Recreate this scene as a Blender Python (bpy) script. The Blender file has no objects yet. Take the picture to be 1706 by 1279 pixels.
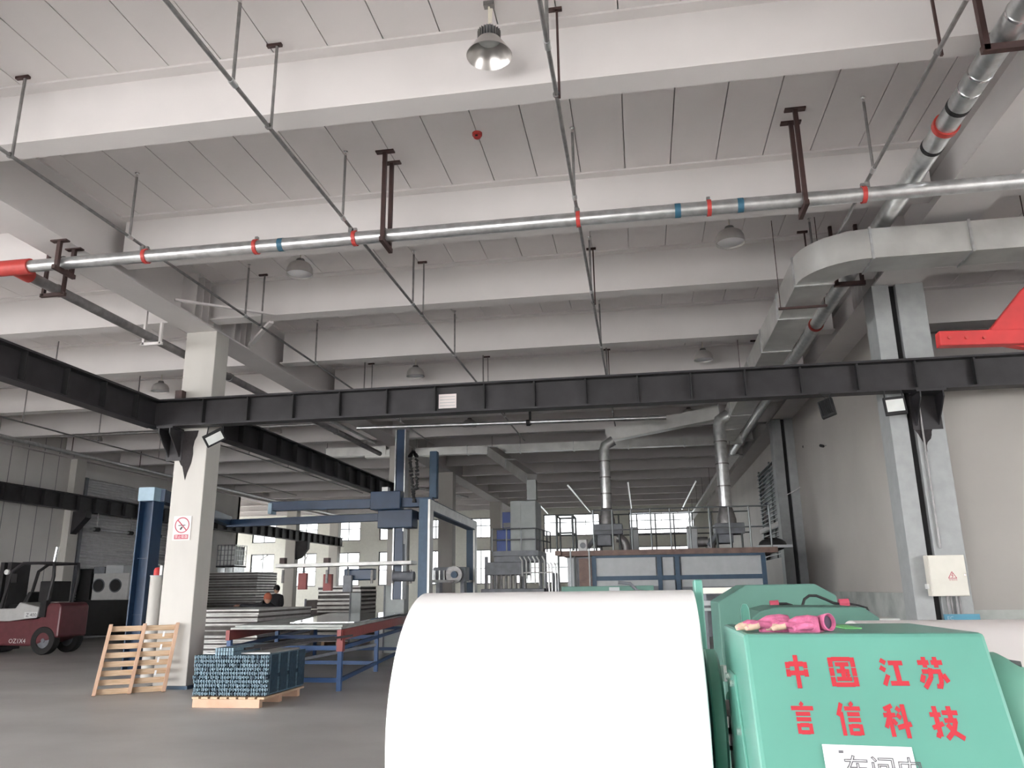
import bpy, bmesh, math, random
from mathutils import Vector, Matrix
random.seed(7)
PI = math.pi
V = Vector
scene = bpy.context.scene
col = scene.collection

# ------------------------------------------------------------------ camera
FPX = 1298.0                      # focal length in pixels of the 1706 x 1279 frame
EYE = V((0, 0, 1.5))
AX = V((0.98673735, -0.05355477, -0.15323603))   # world X, Y, Z seen in camera axes (right, down, forward)
AY = V((0.16181439, 0.24970903, 0.95470493))
AZ = V((-0.01286459, -0.96683881, 0.25506316))
cam_data = bpy.data.cameras.new('camera')
cam = bpy.data.objects.new('camera', cam_data)
col.objects.link(cam)
cam_data.sensor_width = 36.0
cam_data.lens = FPX / 1706 * 36.0
cam_data.clip_end = 300
right = V((AX[0], AY[0], AZ[0])); down = V((AX[1], AY[1], AZ[1])); fwd = V((AX[2], AY[2], AZ[2]))
m = Matrix.Identity(4)
for i in range(3):
    m[i][0] = right[i]; m[i][1] = -down[i]; m[i][2] = -fwd[i]; m[i][3] = EYE[i]
cam.matrix_world = m
scene.camera = cam

def ray(px, py):
    c = V((px - 853.0, py - 639.5, FPX)).normalized()
    return V((AX.dot(c), AY.dot(c), AZ.dot(c)))
def atY(px, py, y):
    d = ray(px, py); return EYE + d * (y / d.y)
def atX(px, py, x):
    d = ray(px, py); return EYE + d * (x / d.x)
def atZ(px, py, z):
    d = ray(px, py); return EYE + d * ((z - EYE.z) / d.z)

# ------------------------------------------------------------------ world, light, exposure
world = bpy.data.worlds.new('overcast_sky'); scene.world = world
world.use_nodes = True
wn = world.node_tree.nodes
bg = wn['Background']
bg.inputs[0].default_value = (0.985, 0.985, 1.0, 1)
bg.inputs[1].default_value = 22.0
scene.view_settings.view_transform = 'Standard'
scene.view_settings.look = 'None'
scene.view_settings.exposure = 0.0
scene.view_settings.gamma = 1.0
scene.view_settings.use_curve_mapping = False
scene.cycles.use_denoising = True
scene.cycles.max_bounces = 10
scene.cycles.diffuse_bounces = 8
scene.cycles.glossy_bounces = 4
scene.cycles.transparent_max_bounces = 8
scene.cycles.caustics_reflective = False
scene.cycles.caustics_refractive = False
scene.cycles.sample_clamp_indirect = 12

# ------------------------------------------------------------------ materials
MATS = {}
def mat(name, c, rough=0.6, metal=0.0, var=0.06, scale=6.0, bump=0.0, bscale=60.0, stretch=(1, 1, 1), c2=None, spec=0.5):
    mt = bpy.data.materials.new(name); mt.use_nodes = True
    nt = mt.node_tree; b = nt.nodes['Principled BSDF']
    tc = nt.nodes.new('ShaderNodeTexCoord'); mp = nt.nodes.new('ShaderNodeMapping')
    mp.inputs['Scale'].default_value = stretch
    nt.links.new(tc.outputs['Object'], mp.inputs[0])
    nz = nt.nodes.new('ShaderNodeTexNoise'); nz.inputs['Scale'].default_value = scale; nz.inputs['Detail'].default_value = 5
    nt.links.new(mp.outputs[0], nz.inputs['Vector'])
    rp = nt.nodes.new('ShaderNodeValToRGB')
    lo = [max(0, v * (1 - var)) for v in c]; hi = [min(1, v * (1 + var)) for v in c]
    if c2: lo, hi = c, c2
    rp.color_ramp.elements[0].position = 0.35; rp.color_ramp.elements[1].position = 0.65
    rp.color_ramp.elements[0].color = (*lo, 1); rp.color_ramp.elements[1].color = (*hi, 1)
    nt.links.new(nz.outputs[0], rp.inputs[0]); nt.links.new(rp.outputs[0], b.inputs['Base Color'])
    b.inputs['Roughness'].default_value = rough; b.inputs['Metallic'].default_value = metal
    b.inputs['Specular IOR Level'].default_value = spec
    if bump:
        n2 = nt.nodes.new('ShaderNodeTexNoise'); n2.inputs['Scale'].default_value = bscale
        nt.links.new(mp.outputs[0], n2.inputs['Vector'])
        bp = nt.nodes.new('ShaderNodeBump'); bp.inputs['Strength'].default_value = bump; bp.inputs['Distance'].default_value = 0.01
        nt.links.new(n2.outputs[0], bp.inputs['Height']); nt.links.new(bp.outputs[0], b.inputs['Normal'])
    MATS[name] = mt
    return mt
mat('paint_white', (0.66, 0.635, 0.625), 0.7, var=0.03, scale=1.2)
mat('deck', (0.68, 0.65, 0.64), 0.75, var=0.04, scale=0.8)
mat('column_white', (0.50, 0.485, 0.45), 0.6, var=0.04, scale=2.5, stretch=(1, 1, .3))
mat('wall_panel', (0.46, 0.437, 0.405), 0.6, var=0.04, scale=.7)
mat('wall_cream', (0.74, 0.745, 0.68), 0.6, var=0.03)
mat('wall_left', (0.62, 0.605, 0.58), 0.55, var=0.08, scale=0.5)
mat('wall_partition', (0.37, 0.352, 0.325), 0.6, var=0.04, scale=.7)  # wall_panel tone, darkened to offset the strong light on this wall
mat('wainscot', (0.37, 0.39, 0.37), 0.8, var=0.2, scale=2.2)
mat('pilaster', (0.33, 0.345, 0.345), 0.55, var=0.06)
mat('concrete', (0.43, 0.42, 0.41), 0.45, var=0.0, c2=(0.55, 0.54, 0.525), scale=0.6, bump=0.05, bscale=25, stretch=(.8, 1.1, 1))
mat('asphalt', (0.5, 0.49, 0.48), 0.9, var=0.1)
mat('black_steel', (0.026, 0.0245, 0.027), 0.5, var=0.25, scale=3, spec=0.4)
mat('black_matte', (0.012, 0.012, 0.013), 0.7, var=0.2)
mat('bracket', (0.045, 0.022, 0.02), 0.55, var=0.2)
mat('burn', (0.018, 0.014, 0.015), 0.8, var=0.3, scale=20)
mat('galv', (0.60, 0.61, 0.61), 0.3, 0.85, var=0.12, scale=9)
mat('galv_dull', (0.25, 0.243, 0.24), 0.45, 0.6, var=0.15, scale=12)
mat('duct', (0.62, 0.62, 0.60), 0.36, 0.75, var=0.1, scale=2.2)
mat('pipe_dark', (0.21, 0.20, 0.20), 0.5, 0.3, var=0.2)
mat('red_clamp', (0.46, 0.05, 0.042), 0.45, var=0.1)
mat('red_paint', (0.46, 0.03, 0.03), 0.5, var=0.1)
mat('red_text', (0.42, 0.022, 0.035), 0.55, var=0.05)
mat('band_blue', (0.03, 0.11, 0.17), 0.5)
mat('mint', (0.108, 0.30, 0.24), 0.28, var=0.05, scale=2.5)
mat('mint_mid', (0.115, 0.30, 0.23), 0.5, var=0.08, scale=3)
mat('green_dark', (0.085, 0.195, 0.158), 0.5, var=0.07, scale=3)
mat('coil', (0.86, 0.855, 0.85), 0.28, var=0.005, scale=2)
mat('coil_dim', (0.70, 0.67, 0.66), 0.4, var=0.01)  # pinkish white, its colour dimmed because the second roll is less lit
mat('wood', (0.50, 0.35, 0.22), 0.75, c2=(0.64, 0.48, 0.33), var=0, scale=5, stretch=(1, 1, 9), bump=0.15)
mat('wood_pink', (0.55, 0.35, 0.24), 0.75, c2=(0.62, 0.42, 0.30), var=0, scale=4, bump=0.1)
mat('blue_paint', (0.014, 0.040, 0.088), 0.35, var=0.12, scale=3)
mat('blue_bright', (0.025, 0.07, 0.30), 0.45, var=0.1)
mat('blue_pale', (0.33, 0.46, 0.55), 0.5)
mat('blue_rail', (0.022, 0.065, 0.17), 0.45)
mat('blue_frame', (0.035, 0.075, 0.125), 0.5, var=0.1)
mat('profile_blue', (0.085, 0.15, 0.20), 0.5, c2=(0.19, 0.29, 0.35), var=0, scale=40)
mat('profile_dark', (0.02, 0.045, 0.07), 0.6, var=0.3, scale=20)
mat('panel_grey', (0.42, 0.44, 0.45), 0.45, var=0.05)
mat('panel_steel', (0.55, 0.55, 0.53), 0.4, 0.3, var=0.12, scale=4)
mat('panel_core', (0.11, 0.10, 0.095), 0.8, var=0.2)
mat('sheet_gloss', (0.55, 0.56, 0.57), 0.08, 0.85, var=0.03)
mat('tank_grey', (0.36, 0.39, 0.38), 0.5, var=0.05)
mat('machine_grey', (0.17, 0.18, 0.20), 0.5, var=0.15)
mat('rail_grey', (0.20, 0.215, 0.22), 0.4, 0.5)
mat('rail_dark', (0.07, 0.08, 0.08), 0.5)
mat('plate_brown', (0.17, 0.11, 0.09), 0.6, var=0.2)
mat('rail_red', (0.26, 0.06, 0.055), 0.5)
mat('lamp_shade', (0.55, 0.53, 0.51), 0.35, 0.4)
mat('maroon', (0.12, 0.03, 0.037), 0.4, var=0.1)
mat('truck_white', (0.48, 0.48, 0.47), 0.45, var=0.05)
mat('rubber', (0.018, 0.018, 0.018), 0.8)
mat('chrome', (0.75, 0.75, 0.75), 0.18, 0.95)
mat('cream_box', (0.66, 0.64, 0.57), 0.5, var=0.03)
mat('paper', (0.85, 0.85, 0.86), 0.8, var=0.02)
mat('sign_white', (0.72, 0.66, 0.64), 0.6, var=0.03)
mat('ink', (0.05, 0.05, 0.06), 0.7)
mat('ink_grey', (0.12, 0.12, 0.13), 0.7)
mat('sign_red', (0.42, 0.06, 0.10), 0.6)
mat('sign_blue', (0.07, 0.25, 0.36), 0.5)
mat('glove_pink', (0.52, 0.13, 0.25), 0.85, var=0.25, scale=30, bump=0.3, bscale=200)
mat('glove_tan', (0.50, 0.36, 0.27), 0.85, var=0.15, scale=60)
mat('glove_hole', (0.07, 0.05, 0.08), 0.9)
mat('tape_green', (0.20, 0.62, 0.22), 0.5)
mat('lens', (0.70, 0.72, 0.70), 0.3)
mat('alu', (0.62, 0.60, 0.58), 0.28, 0.9, var=0.04)
mat('strap', (0.66, 0.62, 0.52), 0.8)
mat('cloth_black', (0.02, 0.02, 0.024), 0.9)
mat('cloth_red', (0.42, 0.12, 0.07), 0.9)
mat('skin', (0.50, 0.30, 0.22), 0.6)
mat('hair', (0.015, 0.012, 0.012), 0.6)
mat('shutter', (0.60, 0.60, 0.59), 0.4, 0.35, var=0.06)
mat('plastic_white', (0.62, 0.63, 0.62), 0.4)
mat('bark', (0.10, 0.08, 0.065), 0.9)
mat('louvre', (0.16, 0.18, 0.18), 0.5)
g = bpy.data.materials.new('glass'); g.use_nodes = True
nt = g.node_tree; nt.nodes.remove(nt.nodes['Principled BSDF'])
tr = nt.nodes.new('ShaderNodeBsdfTransparent'); tr.inputs[0].default_value = (.45, .46, .46, 1)
gl = nt.nodes.new('ShaderNodeBsdfGlossy'); gl.inputs['Roughness'].default_value = 0.05
fr = nt.nodes.new('ShaderNodeFresnel'); mx = nt.nodes.new('ShaderNodeMixShader')
nt.links.new(fr.outputs[0], mx.inputs[0]); nt.links.new(tr.outputs[0], mx.inputs[1]); nt.links.new(gl.outputs[0], mx.inputs[2])
nt.links.new(mx.outputs[0], nt.nodes['Material Output'].inputs[0]); MATS['glass'] = g

# ------------------------------------------------------------------ mesh builder (world coordinates)
ROOT = {}
class MB:
    def __init__(s): s.v = []; s.f = []
    def add(s, vs, fs):
        o = len(s.v); s.v += [V(v) for v in vs]; s.f += [tuple(i + o for i in f) for f in fs]; return s
    def box(s, x0, x1, y0, y1, z0, z1):
        vs = [(x, y, z) for z in (z0, z1) for y in (y0, y1) for x in (x0, x1)]
        return s.add(vs, [(0, 2, 3, 1), (4, 5, 7, 6), (0, 1, 5, 4), (2, 6, 7, 3), (0, 4, 6, 2), (1, 3, 7, 5)])
    def obox(s, c, size, R=None):
        R = R or Matrix.Identity(3); c = V(c)
        vs = [c + R @ V((x * size[0] / 2, y * size[1] / 2, z * size[2] / 2)) for z in (-1, 1) for y in (-1, 1) for x in (-1, 1)]
        return s.add(vs, [(0, 2, 3, 1), (4, 5, 7, 6), (0, 1, 5, 4), (2, 6, 7, 3), (0, 4, 6, 2), (1, 3, 7, 5)])
    def bar(s, p, q, w, h, up=(0, 0, 1)):
        p = V(p); q = V(q); d = (q - p); L = d.length; d.normalize(); up = V(up)
        if abs(d.dot(up)) > .98: up = V((0, 1, 0))
        a = d.cross(up).normalized(); b = a.cross(d)
        return s.obox((p + q) / 2, (w, L, h), Matrix((a, d, b)).transposed())
    def path(s, pts, r, n=10, cap=True):
        pts = [V(p) for p in pts]; k = len(pts); rr = r if isinstance(r, (list, tuple)) else [r] * k
        o = len(s.v); ref = None
        for i, p in enumerate(pts):
            t = (pts[min(i + 1, k - 1)] - pts[max(i - 1, 0)])
            if 0 < i < k - 1: t = (pts[i + 1] - p).normalized() + (p - pts[i - 1]).normalized()
            t.normalize()
            if ref is None: ref = V((0, 0, 1)) if abs(t.z) < .9 else V((1, 0, 0))
            a = t.cross(ref).normalized(); b = t.cross(a); ref = -b if True else ref
            for j in range(n):
                an = 2 * PI * j / n; s.v.append(p + (a * math.cos(an) + b * math.sin(an)) * rr[i])
        for i in range(k - 1):
            for j in range(n):
                j2 = (j + 1) % n
                s.f.append((o + i * n + j, o + i * n + j2, o + (i + 1) * n + j2, o + (i + 1) * n + j))
        if cap:
            s.f.append(tuple(o + j for j in reversed(range(n)))); s.f.append(tuple(o + (k - 1) * n + j for j in range(n)))
        return s
    def tube(s, p, q, r, n=10): return s.path([p, q], r, n)
    def lathe(s, prof, c, axis=(0, 0, 1), n=24, close=False):
        axis = V(axis).normalized(); ref = V((0, 0, 1)) if abs(axis.z) < .9 else V((1, 0, 0))
        a = axis.cross(ref).normalized(); b = axis.cross(a); c = V(c); o = len(s.v); k = len(prof)
        for (r, h) in prof:
            for j in range(n):
                an = 2 * PI * j / n; s.v.append(c + axis * h + (a * math.cos(an) + b * math.sin(an)) * r)
        for i in range(k - 1 if not close else k):
            i2 = (i + 1) % k
            for j in range(n):
                j2 = (j + 1) % n
                s.f.append((o + i * n + j, o + i * n + j2, o + i2 * n + j2, o + i2 * n + j))
        return s
    def disc(s, c, r, axis, n=24, t=0.01):
        axis = V(axis).normalized(); c = V(c); return s.path([c - axis * t / 2, c + axis * t / 2], r, n)
    def prism(s, poly, vec):
        poly = [V(p) for p in poly]; vec = V(vec); k = len(poly)
        return s.add(poly + [p + vec for p in poly], [tuple(range(k)), tuple(reversed(range(k, 2 * k)))] + [(i, (i + 1) % k, k + (i + 1) % k, k + i) for i in range(k)])
    def ell(s, c, r, n=14, k=8, R=None):
        R = R or Matrix.Identity(3); c = V(c); r = V(r) if not isinstance(r, (int, float)) else V((r, r, r)); o = len(s.v)
        for i in range(1, k):
            th = PI * i / k
            for j in range(n):
                ph = 2 * PI * j / n
                s.v.append(c + R @ V((r.x * math.sin(th) * math.cos(ph), r.y * math.sin(th) * math.sin(ph), r.z * math.cos(th))))
        t = len(s.v); s.v.append(c + R @ V((0, 0, r.z))); s.v.append(c + R @ V((0, 0, -r.z)))
        for i in range(k - 2):
            for j in range(n):
                j2 = (j + 1) % n; s.f.append((o + i * n + j, o + (i + 1) * n + j, o + (i + 1) * n + j2, o + i * n + j2))
        for j in range(n):
            j2 = (j + 1) % n; s.f.append((t, o + j, o + j2)); s.f.append((t + 1, o + (k - 2) * n + j2, o + (k - 2) * n + j))
        return s
    def build(s, name, mt, parent=None, smooth=0, bevel=0, **props):
        off = ROOT.get(parent.name, V((0, 0, 0))) if parent else V((0, 0, 0))
        me = bpy.data.meshes.new(name)
        me.from_pydata([tuple(v - off) for v in s.v], [], s.f); me.update()
        bm = bmesh.new(); bm.from_mesh(me); bmesh.ops.recalc_face_normals(bm, faces=bm.faces); bm.to_mesh(me); bm.free()
        if smooth:
            me.polygons.foreach_set('use_smooth', [True] * len(me.polygons)); me.set_sharp_from_angle(angle=math.radians(smooth))
        me.materials.append(MATS[mt]); o = bpy.data.objects.new(name, me); col.objects.link(o)
        if parent: o.parent = parent
        ROOT[o.name] = off
        if bevel:
            md = o.modifiers.new('bevel', 'BEVEL'); md.width = bevel; md.segments = 2; md.limit_method = 'ANGLE'
        for k, v in props.items(): o[k] = v
        return o
def B(x0, x1, y0, y1, z0, z1): return MB().box(x0, x1, y0, y1, z0, z1)
def thing(name, loc, label, cat, group=None):
    o = bpy.data.objects.new(name, None); o.empty_display_size = .1; col.objects.link(o); o.location = loc; ROOT[o.name] = V(loc)
    o['label'] = label; o['category'] = cat
    if group: o['group'] = group
    return o
def tag(o, label, cat, group=None):
    o['label'] = label; o['category'] = cat
    if group: o['group'] = group
    return o
def struct(o, label=None):
    o['kind'] = 'structure'
    if label: o['label'] = label
    return o
def link_copy(src, parent=None, loc=None):
    c = src.copy(); col.objects.link(c); c.parent = parent
    if loc is not None: c.location = loc
    ROOT[c.name] = V(c.location) if parent is None else ROOT.get(parent.name, V((0, 0, 0)))
    return c
def copy_tree(root, loc, label, group=None):
    r = link_copy(root, None, loc); r['label'] = label
    if group: r['group'] = group
    for ch in list(root.children):
        c = link_copy(ch, r)
        for g_ in list(ch.children): link_copy(g_, c)
    return r
def text_mb(txt, size, origin, ux, uy, outline=0.0):
    """flat lettering: each glyph shape laid on the plane (origin, ux, uy)"""
    cu = bpy.data.curves.new('lettering', 'FONT'); cu.body = txt; cu.size = size
    if outline:
        cu.fill_mode = 'NONE'; cu.bevel_depth = outline; cu.bevel_resolution = 0
    cu.resolution_u = 2
    ob = bpy.data.objects.new('lettering', cu); col.objects.link(ob)
    dg = bpy.context.evaluated_depsgraph_get(); me = bpy.data.meshes.new_from_object(ob.evaluated_get(dg))
    mb = MB(); n = V(ux).cross(V(uy))
    mb.add([V(origin) + V(ux) * v.co.x + V(uy) * v.co.y + n * v.co.z for v in me.vertices], [tuple(p.vertices) for p in me.polygons])
    bpy.data.objects.remove(ob); bpy.data.meshes.remove(me); bpy.data.curves.remove(cu)
    return mb
# ================================================================== STRUCTURE
BACK = 50.0
struct(B(-60, 60, -60, 110, -.3, -.12).build('ground', 'asphalt'))
struct(B(-32, 18, -9, BACK + .3, -.12, 0).build('floor', 'concrete'))
CZ = 7.0
ceil = struct(MB().box(-32, 18, -9, 24, CZ + .06, CZ + .3).box(-32, 4.7, 24, BACK + .3, CZ + .06, CZ + .3).box(-32, 18, -9, 3.8, CZ, CZ + .06).box(-32, -7.75, 3.8, 6.71, CZ, CZ + .06).box(4.25, 18, 3.8, 6.71, CZ, CZ + .06).box(-32, -19.75, 6.71, 15.18, CZ, CZ + .06).box(8.45, 18, 6.71, 15.18, CZ, CZ + .06).box(-32, -7.75, 15.18, 18.1, CZ, CZ + .06).box(4.25, 18, 15.18, 24, CZ, CZ + .06).box(-32, 4.25, 18.1, BACK, CZ, CZ + .06).build('ceiling', 'deck'))
BEAMS = [-8.9, -7.95, -5.05, -2.15, 0.75, 3.65, 6.56, 9.6, 12.2, 15.05] + [15.05 + 2.92 * i for i in range(1, 12)]
# ceiling deck planks between the beams, 0.6 m wide
pm = {}
def deck_row(x0, x1, y0, y1):
    n = round((x1 - x0) / .6); w = (x1 - x0) / n
    key = (round(w, 4), round(y1 - y0, 3))
    for i in range(n):
        cx = x0 + (i + .5) * w; cy = (y0 + y1) / 2
        if key not in pm:
            o = B(-w / 2 + .006, w / 2 - .006, -(y1 - y0) / 2, (y1 - y0) / 2, 0, .06).build('deck_panel', 'deck', ceil); pm[key] = o
        else:
            o = pm[key].copy(); col.objects.link(o)
        o.location = (cx, cy, CZ)
for i in range(5, 10):
    deck_row(-7.75, 4.25, BEAMS[i] + .15, BEAMS[i + 1] + .13)
for i in range(6, 9):
    deck_row(-19.75, -7.75, BEAMS[i] + .15, BEAMS[i + 1] + .13)
for i in range(6, 9):
    deck_row(4.25, 8.45, BEAMS[i] + .15, BEAMS[i + 1] + .13)
BB = 6.26
def ibeam_x(x0, x1, y, z0, z1, w=.30, tf=.025, tw=.02):
    mb = MB(); c = y + w / 2
    mb.box(x0, x1, y, y + w, z0, z0 + tf); mb.box(x0, x1, y, y + w, z1 - tf, z1); mb.box(x0, x1, c - tw / 2, c + tw / 2, z0 + tf, z1 - tf)
    return mb
nb = 0
for i, y in enumerate(BEAMS):
    for (x0, x1) in ((-7.46, 3.9), (-19.6, -8.06), (4.6, 17)):
        if x1 == 17 and y > 24: continue
        o = struct(ibeam_x(x0, x1, y, BB, CZ).build('roof_beam', 'paint_white'))
    if y > 34: 
        struct(ibeam_x(-32, -19.9, y, BB, CZ).build('roof_beam', 'paint_white'))
def igirder_y(xa, xb, y0, y1, z0, z1, tf=.03, tw=.04):
    mb = MB(); c = (xa + xb) / 2
    mb.box(xa, xb, y0, y1, z0, z0 + tf); mb.box(xa, xb, y0, y1, z1 - tf, z1); mb.box(c - tw / 2, c + tw / 2, y0, y1, z0 + tf, z1 - tf)
    return mb
LG = 6.15
for (xa, xb) in ((-8.06, -7.46), (3.9, 4.62), (-20.0, -19.5)):
    gdr = struct(igirder_y(xa, xb, -9, BACK, LG, CZ).build('roof_girder', 'paint_white'))
    cols_y = (12.5, 24.5) if xa < -5 else (12.5, 22.8)
    if xa < -10: continue
    for cy in cols_y:
        for k in range(4):
            for side in (0, 1):
                for (yy) in (cy - .12 - .21 * k, cy + .62 + .21 * k):
                    a, b = ((xa, (xa + xb) / 2 - .02) if side == 0 else ((xa + xb) / 2 + .02, xb))
                    B(a, b, yy - .008, yy + .008, LG + .03, CZ - .03).build('stiffener', 'paint_white', gdr)
# columns
c1 = struct(B(-8.06, -7.46, 12.5, 12.95, 0, LG).build('column', 'column_white', bevel=.012))
B(-8.12, -7.40, 12.44, 13.01, 0, .05).build('base_plate', 'blue_frame', c1)
pts = [(x, z) for x, z in ((.02, 4.3), (.42, 4.3), (.40, 4.2), (.36, 4.12), (.34, 4.0), (.35, 3.88), (.33, 3.72), (.27, 3.55), (.24, 3.42), (.21, 3.52), (.17, 3.66), (.13, 3.7), (.09, 3.78), (.02, 3.8))]
MB().prism([(-8.06 + x, 12.498, z) for x, z in pts], (0, -.004, 0)).build('black_paint_stain', 'burn', c1)
for (x0, x1, y) in ((-8.06, -7.46, 24.5), (-8.0, -7.4, 30.7), (-8.06, -7.46, 42.0)):
    struct(B(x0, x1, y, y + .5, 0, LG).build('column', 'column_white', bevel=.012))
for (x, y) in ((-19.75, 24.4), (-19.75, 42.6), (-19.75, 49)):
    struct(B(x - .3, x + .3, y, y + .5, 0, LG).build('column', 'column_white', bevel=.012))
# twin columns of the right hand row, black joint between them
for y in (12.5, 22.9):
    c2 = struct(B(3.86, 4.12, y, y + .5, 0, LG).build('column', 'pilaster', bevel=.01))
    B(4.12, 4.22, y + .1, y + .4, 0, LG).build('joint_filler', 'black_matte', c2)
    B(4.22, 4.64, y, y + .5, 0, LG).build('column_half', 'pilaster', c2, bevel=.01)
    if y < 13:
        MB().tube((4.30, y - .03, 2.0), (4.30, y - .03, 4.3), .014).build('conduit', 'galv_dull', c2)
        rnd = random.Random(3)
        ps = [(4.16, 4.3), (4.52, 4.3), (4.54, 4.05), (4.5, 3.9)]
        ps += [(4.48 - .02 * k + rnd.uniform(-.03, .03), 3.85 - .055 * k) for k in range(7)] + [(4.33, 3.42), (4.30, 3.55), (4.24, 3.7), (4.17, 3.82)]
        MB().prism([(x, y - .002, z) for x, z in ps], (0, -.004, 0)).build('black_paint_stain', 'burn', c2)
# walls
wr = struct(B(4.45, 4.6, 13.0, 22.9, 0, LG).build('wall_right', 'wall_panel'))
B(4.40, 4.45, 13.0, 22.9, 0, 1.36).build('dado', 'wainscot', wr)
for k in range(1, 8):
    pass
MB().box(4.45, 4.6, 23.4, BACK, 0, 2.4).box(4.45, 4.6, 23.4, BACK, 5.5, LG).box(4.45, 4.6, 23.4, 25.0, 2.4, 5.5).box(4.45, 4.6, 30.0, 50, 2.4, 5.5).build('far_wall', 'wall_panel', wr)
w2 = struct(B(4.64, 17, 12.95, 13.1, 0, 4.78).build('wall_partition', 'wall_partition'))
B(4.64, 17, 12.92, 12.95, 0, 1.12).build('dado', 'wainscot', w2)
struct(MB().box(17, 17.2, -9, 23.6, 6.0, CZ).box(17, 17.2, -9, -8, 0, 6.0).box(17, 17.2, 2, 23.6, 0, 6.0).box(4.6, 17.2, 23.4, 23.6, 0, CZ).build('wall_far_right', 'wall_panel'))  # unseen wall, with a wide opening added to let in side light
struct(MB().box(-32, 18, -9.2, -9, 4.0, CZ + .3).box(-32, -19.7, -9.2, -9, 0, 4.0).box(-2, 18, -9.2, -9, 0, 4.0).build('wall_front_baffle', 'wall_panel'))  # unseen wall added to keep sky off the beams, opening shaped for light
# louvred window strip in the right wall beyond the second column
B(4.56, 4.6, 25, 30, 2.4, 5.5).build('window_backing', 'louvre', wr)
lw = struct(MB().box(4.40, 4.46, 25.0, 25.1, 2.4, 5.6).box(4.40, 4.46, 29.9, 30.0, 2.4, 5.6).box(4.40, 4.46, 27.45, 27.55, 2.4, 5.6).build('window_side', 'louvre'))
for k in range(22):
    MB().bar((4.36, 25.1, 2.5 + k * .14), (4.36, 29.9, 2.5 + k * .14), .06, .02).build('louvre_blade', 'panel_grey', lw)
B(4.3, 4.42, 24.9, 30.1, 3.35, 3.5).build('window_rail', 'paint_white', lw)
# left wall with a roller shutter
wl = struct(MB().box(-19.9, -19.7, 19.5, 25.2, 0, CZ).box(-19.9, -19.7, -9, 19.5, 6.0, CZ).box(-19.9, -19.7, 9.5, 19.5, 0, 6.0).box(-19.9, -19.7, 4.6, 5.0, 0, 6.0).box(-19.9, -19.7, -9, -8, 0, 5.4).build('wall_left', 'wall_left'))   # two wide openings nearer than the frame shows, added to let in light
B(-19.9, -19.7, 30.9, 36.5, 0, CZ).build('wall_section', 'wall_left', wl)
B(-19.9, -19.7, 25.2, 30.9, 5.6, CZ).build('wall_section', 'wall_left', wl)
for k in range(8):
    B(-19.71, -19.695, 19.6 + k * .7, 19.62 + k * .7, 0, CZ).build('panel_joint', 'machine_grey', wl)
d1 = struct(B(-19.86, -19.82, 25.2, 30.9, 0, 5.6).build('door_1', 'shutter'))
for k in range(56):
    y0, z = 25.2, k * .1
    MB().path([(-19.82, 25.2, z + .05), (-19.82, 30.9, z + .05)], .042, 8).build('slat', 'shutter', d1, smooth=50)
B(-19.82, -19.6, 25.15, 25.3, 0, 5.6).build('guide_rail', 'machine_grey', d1)
B(-19.82, -19.6, 30.8, 30.95, 0, 5.6).build('guide_rail', 'machine_grey', d1)
struct(MB().box(-32.2, -32, 36, BACK, 0, 1.9).box(-32.2, -32, 36, BACK, 4.2, CZ).box(-32.2, -32, 42.7, 43.3, 1.9, 4.2).build('wall_far_left', 'wall_cream'))  # out of view, openings added and sized to light the far hall
struct(B(-32, -19.7, 36.3, 36.5, 0, CZ).build('wall_return', 'wall_left'))
# back wall with two rows of windows
wins = []
for k in range(9):
    xc = -25.1 + 2.98 * k
    for (z0, z1) in ((1.86, 4.0), (4.74, 6.0)): wins.append((xc - .84, xc + .84, z0, z1))
for (xa, xb) in ((-6.1, -2.55), (-.7, 3.3)):
    wins = [w for w in wins if w[1] < xa - .1 or w[0] > xb + .1]
    for (z0, z1) in ((1.86, 4.0), (4.74, 6.1)): wins.append((xa, xb, z0, z1))
wins = [w for w in wins if w[1] < 4.2]
mb = MB()
for (z0, z1) in ((0, 1.86), (4.0, 4.74), (6.1, CZ)): mb.box(-32, 4.7, BACK, BACK + .25, z0, z1)
for (za, zb) in ((1.86, 4.0), (4.74, 6.1)):
    row = sorted(w for w in wins if w[2] == za); x = -32
    for w in row:
        mb.box(x, w[0], BACK, BACK + .25, za, zb); x = w[1]
        if w[3] < zb: mb.box(w[0], w[1], BACK, BACK + .25, w[3], zb)
    mb.box(x, 4.7, BACK, BACK + .25, za, zb)
wb = struct(mb.build('wall_back', 'wall_cream'))
for i, (x0, x1, z0, z1) in enumerate(wins):
    y = BACK + .06
    w = struct(MB().box(x0, x1, y, y + .08, z0, z0 + .06).box(x0, x1, y, y + .08, z1 - .06, z1).box(x0, x0 + .06, y, y + .08, z0 + .06, z1 - .06).box(x1 - .06, x1, y, y + .08, z0 + .06, z1 - .06).build('window_%d' % (i + 1), 'rail_dark'))
    n = 2 if x1 - x0 < 2 else 4
    for k in range(1, n):
        xm = x0 + (x1 - x0) * k / n; B(xm - .025, xm + .025, y + .01, y + .07, z0 + .06, z1 - .06).build('mullion', 'rail_dark', w)
    zm = z0 + (z1 - z0) * (.45 if z0 < 3 else .62); B(x0 + .06, x1 - .06, y + .012, y + .068, zm - .025, zm + .025).build('transom', 'rail_dark', w)
    for k in range(n):
        xa = x0 + (x1 - x0) * k / n; xb = x0 + (x1 - x0) * (k + 1) / n
        B(xa + .03, xb - .03, y + .035, y + .042, z0 + .05, z1 - .05).build('pane', 'glass', w)
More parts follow.
